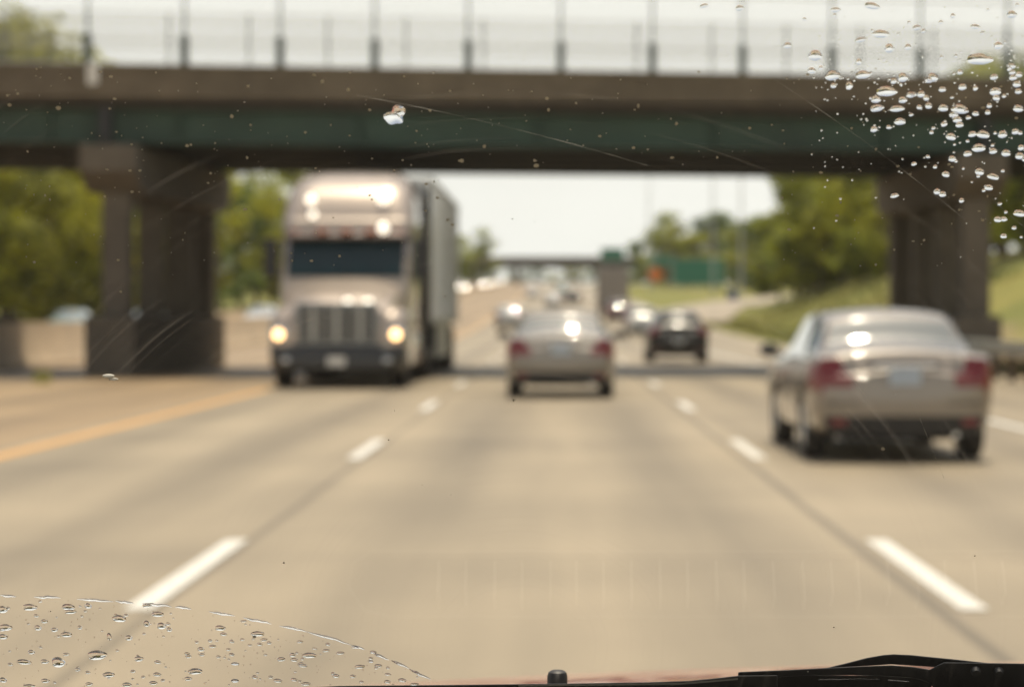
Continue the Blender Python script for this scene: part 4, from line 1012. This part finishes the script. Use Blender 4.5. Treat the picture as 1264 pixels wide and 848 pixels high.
for (cx, cy, a_, b_) in BLL:
    lab = 'small clear raindrop at the lower left of the windscreen'; g = BLG
    if (cx, cy) == (504, 456): lab, g = 'widest raindrop of the lower left patch, over the end of the white dash', None
    if (cx, cy) == (303, 493): lab, g = 'roundest fat raindrop low on the left of the windscreen', None
    drop(cx * k1, 700 + cy * k1, a_ * k1 * 1.0, b_ * k1 * 1.25, lab, g, rot=rg.uniform(-.12, .12)); n_in += 1
k2 = .2373
for (cx, cy, a_, b_) in [(160, 345, 36, 12), (192, 376, 20, 7), (428, 457, 38, 13), (282, 477, 22, 10), (342, 455, 17, 10), (350, 480, 20, 9), (515, 432, 20, 7), (590, 445, 22, 7), (690, 516, 28, 9), (787, 511, 20, 8), (567, 564, 18, 9), (655, 566, 16, 8),
                         (145, 570, 16, 9), (42, 588, 20, 8), (265, 588, 24, 9), (395, 510, 24, 8), (912, 586, 22, 9), (835, 594, 18, 8), (837, 556, 18, 6), (350, 583, 18, 8), (410, 605, 26, 8), (380, 386, 18, 6), (457, 422, 14, 5), (42, 500, 20, 6), (750, 489, 12, 6), (87, 279, 18, 5), (120, 404, 12, 5), (80, 375, 12, 6), (228, 570, 14, 7), (700, 595, 12, 6), (665, 416, 20, 5), (760, 440, 18, 7), (975, 607, 24, 6)]:
    drop(280 + cx * k2, 700 + cy * k2, a_ * k2, b_ * k2 * 1.2, 'small clear raindrop at the lower left of the windscreen', BLG, rot=rg.uniform(-.15, .15)); n_in += 1
edge = pchip([-20, 0, 60, 130, 210, 290, 350, 390, 440, 490, 530], [733, 735, 737, 741, 748, 760, 773, 782, 798, 818, 838])
while n_in < 150:
    px = rg.uniform(0, 520); py = rg.uniform(735, 846)
    if py < edge(px) + 4: continue
    r = rg.choice([1.2, 1.5, 1.8, 2.2, 2.6]); drop(px, py, r * rg.uniform(1, 1.5), r * .8, 'small clear raindrop at the lower left of the windscreen', BLG, rot=rg.uniform(-.3, .3)); n_in += 1
# upper right (crop of 444 px shown 1255 wide)
k3 = .3538; n_tr = 0
for (cx, cy, a_, b_) in [(725, 22, 28, 11), (527, 195, 24, 18), (587, 265, 26, 16), (775, 320, 36, 17), (742, 378, 24, 12), (812, 380, 26, 11), (1030, 382, 30, 16), (1100, 208, 46, 18), (1000, 478, 18, 12), (1112, 470, 24, 13), (1180, 470, 16, 13), (1097, 517, 24, 14),
                         (1058, 537, 15, 10), (1005, 555, 14, 10), (1100, 600, 16, 12), (1147, 617, 22, 10), (1132, 655, 15, 10), (803, 683, 15, 8), (973, 378, 18, 12), (1235, 380, 18, 12), (1240, 545, 16, 12), (1192, 535, 16, 12), (896, 330, 14, 11), (832, 272, 18, 15), (935, 272, 20, 15),
                         (693, 262, 26, 13), (755, 120, 30, 13), (785, 170, 16, 15), (685, 140, 20, 8), (880, 98, 15, 8), (1213, 52, 18, 12), (1085, 95, 18, 8), (1165, 160, 16, 12), (738, 348, 17, 12), (832, 350, 15, 11), (822, 425, 20, 12), (1155, 320, 20, 14), (1225, 460, 14, 10), (1240, 745, 24, 11), (262, 30, 15, 9),
                         (138, 22, 16, 7), (598, 36, 18, 8), (430, 160, 14, 10), (1010, 400, 16, 11), (1022, 418, 16, 11), (1030, 436, 14, 10), (970, 313, 13, 9), (1040, 305, 14, 11), (1150, 270, 14, 10), (922, 370, 12, 11), (890, 375, 10, 8), (1230, 295, 14, 11), (1235, 320, 12, 9), (870, 330, 11, 8), (645, 300, 12, 14), (590, 300, 10, 9)]:
    lab, g = 'pale raindrop at the upper right of the windscreen', TRG
    if (cx, cy) == (775, 320): lab, g = 'widest white oval raindrop in the upper right cluster', None
    if (cx, cy) == (725, 22): lab, g = 'large raindrop highest in the upper right cluster, against the sky', None
    if (cx, cy) == (803, 683): lab, g = 'lone raindrop below the others on the right, beside the pier', None
    drop(820 + cx * k3, cy * k3, a_ * k3, b_ * k3, lab, g, rot=rg.uniform(-.25, .25)); n_tr += 1
while n_tr < 142:
    px = rg.uniform(990, 1275); py = rg.uniform(-10, 300)
    bound = 60 + max(0, 1060 - px) * -.2 + (px - 1000) * .85
    if py > bound + 45 or (py < 60 and rg.random() < .6): continue
    if px < 1060 and rg.random() < .6: continue
    r = rg.choice([1.6, 2, 2.4, 3, 3.6]); drop(px, py, r * rg.uniform(1, 1.5), r, 'pale raindrop at the upper right of the windscreen', TRG, rot=rg.uniform(-.3, .3)); n_tr += 1
drop(488, 143, 12, 11, 'single bright raindrop on the glass in front of the green girder', None, 3)
# tiny droplets and grit too many to count
bm = BM()
def speck(px, py, r):
    c = G(px, py, .0003); s = r / F * c.y; n = 7; X = Vector((1, 0, 0)); Y = GN.cross(X).normalized(); el_ = rg.uniform(.6, 1.5)
    top = bm.verts.new(c + GN * s * .5); low = bm.verts.new(c - GN * s * .1)
    ring = [bm.verts.new(c + (X * math.cos(t) * el_ + Y * math.sin(t)) * s * rg.uniform(.8, 1.15)) for t in [2 * math.pi * k / n for k in range(n)]]
    for k in range(n): bm.faces.new((top, ring[k], ring[(k+1) % n])); bm.faces.new((low, ring[(k+1) % n], ring[k]))
for i in range(330): speck(rg.uniform(1000, 1270), abs(rg.gauss(0, 90)) + rg.uniform(0, 70), rg.uniform(.6, 1.5))
for i in range(240):
    px = rg.uniform(0, 520); py = rg.uniform(738, 848)
    if py > edge(px): speck(px, py, rg.uniform(.5, 1.2))
tag(obj('fine_spray', bm, WATER), 'fine spray of tiny droplets scattered over the windscreen', 'water spray', kind='stuff')
bm = BM()
for i in range(460):
    px = rg.uniform(0, 1264); py = rg.uniform(60, 840) if rg.random() < .10 else rg.uniform(85, 330)
    if 560 < px < 960 and 205 < py and rg.random() < .9: continue
    speck(px, py, rg.choice([.5, .6, .7, .8, .9, 1.3, 1.8]))
for (px, py, r) in [(137, 95, 2), (72, 134, 3), (12, 130, 2.4), (163, 237, 2), (398, 101, 3), (286, 144, 3), (231, 180, 2.4), (305, 195, 2.2), (430, 111, 2.6), (675, 122, 2.6), (677, 136, 2.6), (788, 131, 3), (570, 199, 3), (662, 205, 3), (598, 181, 2.5), (634, 494, 2.4), (835, 153, 2.6), (149, 360, 2), (1090, 554, 3)]: speck(px, py, r)
tag(obj('grit_specks', bm, mat('dried_grit', (.70, .66, .56), .5, 0, .3)), 'dried pale grit specks scattered across the windscreen', 'grit', kind='stuff')
# dried splat on the lower pier
sp = BM(); bmesh.ops.create_uvsphere(sp, u_segments=12, v_segments=6, radius=1, matrix=Matrix.Translation(G(134, 464, .0004)) @ Matrix.Diagonal((.0022, .0009, .0007, 1)))
bmesh.ops.create_uvsphere(sp, u_segments=12, v_segments=6, radius=1, matrix=Matrix.Translation(G(140, 468, .0004)) @ Matrix.Diagonal((.0018, .0006, .0005, 1)))
tag(obj('insect_splat', sp, mat('dried_splat', (.75, .72, .62), .6)), 'small cream insect splat on the glass at the foot of the left pier', 'splat')
# wavy water line where the wiper stopped
bm = BM()
for a_, b_ in ((0, 20), (42, 75), (95, 140), (142, 165), (175, 212), (216, 236), (258, 290), (300, 335), (345, 378), (378, 433), (433, 450), (458, 480), (483, 505), (505, 532)):
    pts = [G(x, edge(x) + rg.uniform(-.8, .8), .0003) for x in [a_ + (b_ - a_) * i / 6 for i in range(7)]]
    tube(bm, pts, [.0001, .0003, .00048, .0005, .0004, .0003, .0001], 8)
tag(obj('water_line', bm, WATER), 'thin broken line of water where the wiper stopped, lower left', 'water')
# faint old scratches
bm = BM()
for (x0, y0, x1, y1, x2, y2) in [(955, 98, 1075, 175, 1192, 272), (440, 118, 620, 150, 800, 205), (1125, 490, 1145, 540, 1166, 592), (1030, 440, 1055, 470, 1075, 500), (1225, 245, 1240, 262, 1264, 280)]:
    pts = []
    for i in range(25):
        t = i / 24; x = (1-t)**2 * x0 + 2*t*(1-t) * x1 + t*t * x2; y = (1-t)**2 * y0 + 2*t*(1-t) * y1 + t*t * y2; pts.append(G(x, y, -.0002))
    tube(bm, pts, [.00001 + .00008 * rg.random() ** 2 for _ in pts], 4)
tag(obj('glass_scratch', bm, mat('scratch_grey', (.35, .33, .28), .5)), 'long fine scratches arcing across the windscreen', 'scratch', kind='stuff')
HAZE = True
if HAZE:
    bm = BM(); box(bm, -1000, 1100, -80, 3300, -2.5, 45); hz_ = bpy.data.materials.new('haze'); hz_.use_nodes = True; nt = hz_.node_tree; nt.nodes.clear()
    o_ = _n(nt, 'ShaderNodeOutputMaterial'); v_ = _n(nt, 'ShaderNodeVolumePrincipled'); v_.inputs['Color'].default_value = (.92, .93, .90, 1); v_.inputs['Density'].default_value = .0001; v_.inputs['Anisotropy'].default_value = .3
    nt.links.new(v_.outputs[0], o_.inputs['Volume']); tag(obj('haze', bm, hz_, smooth=False), kind='stuff')
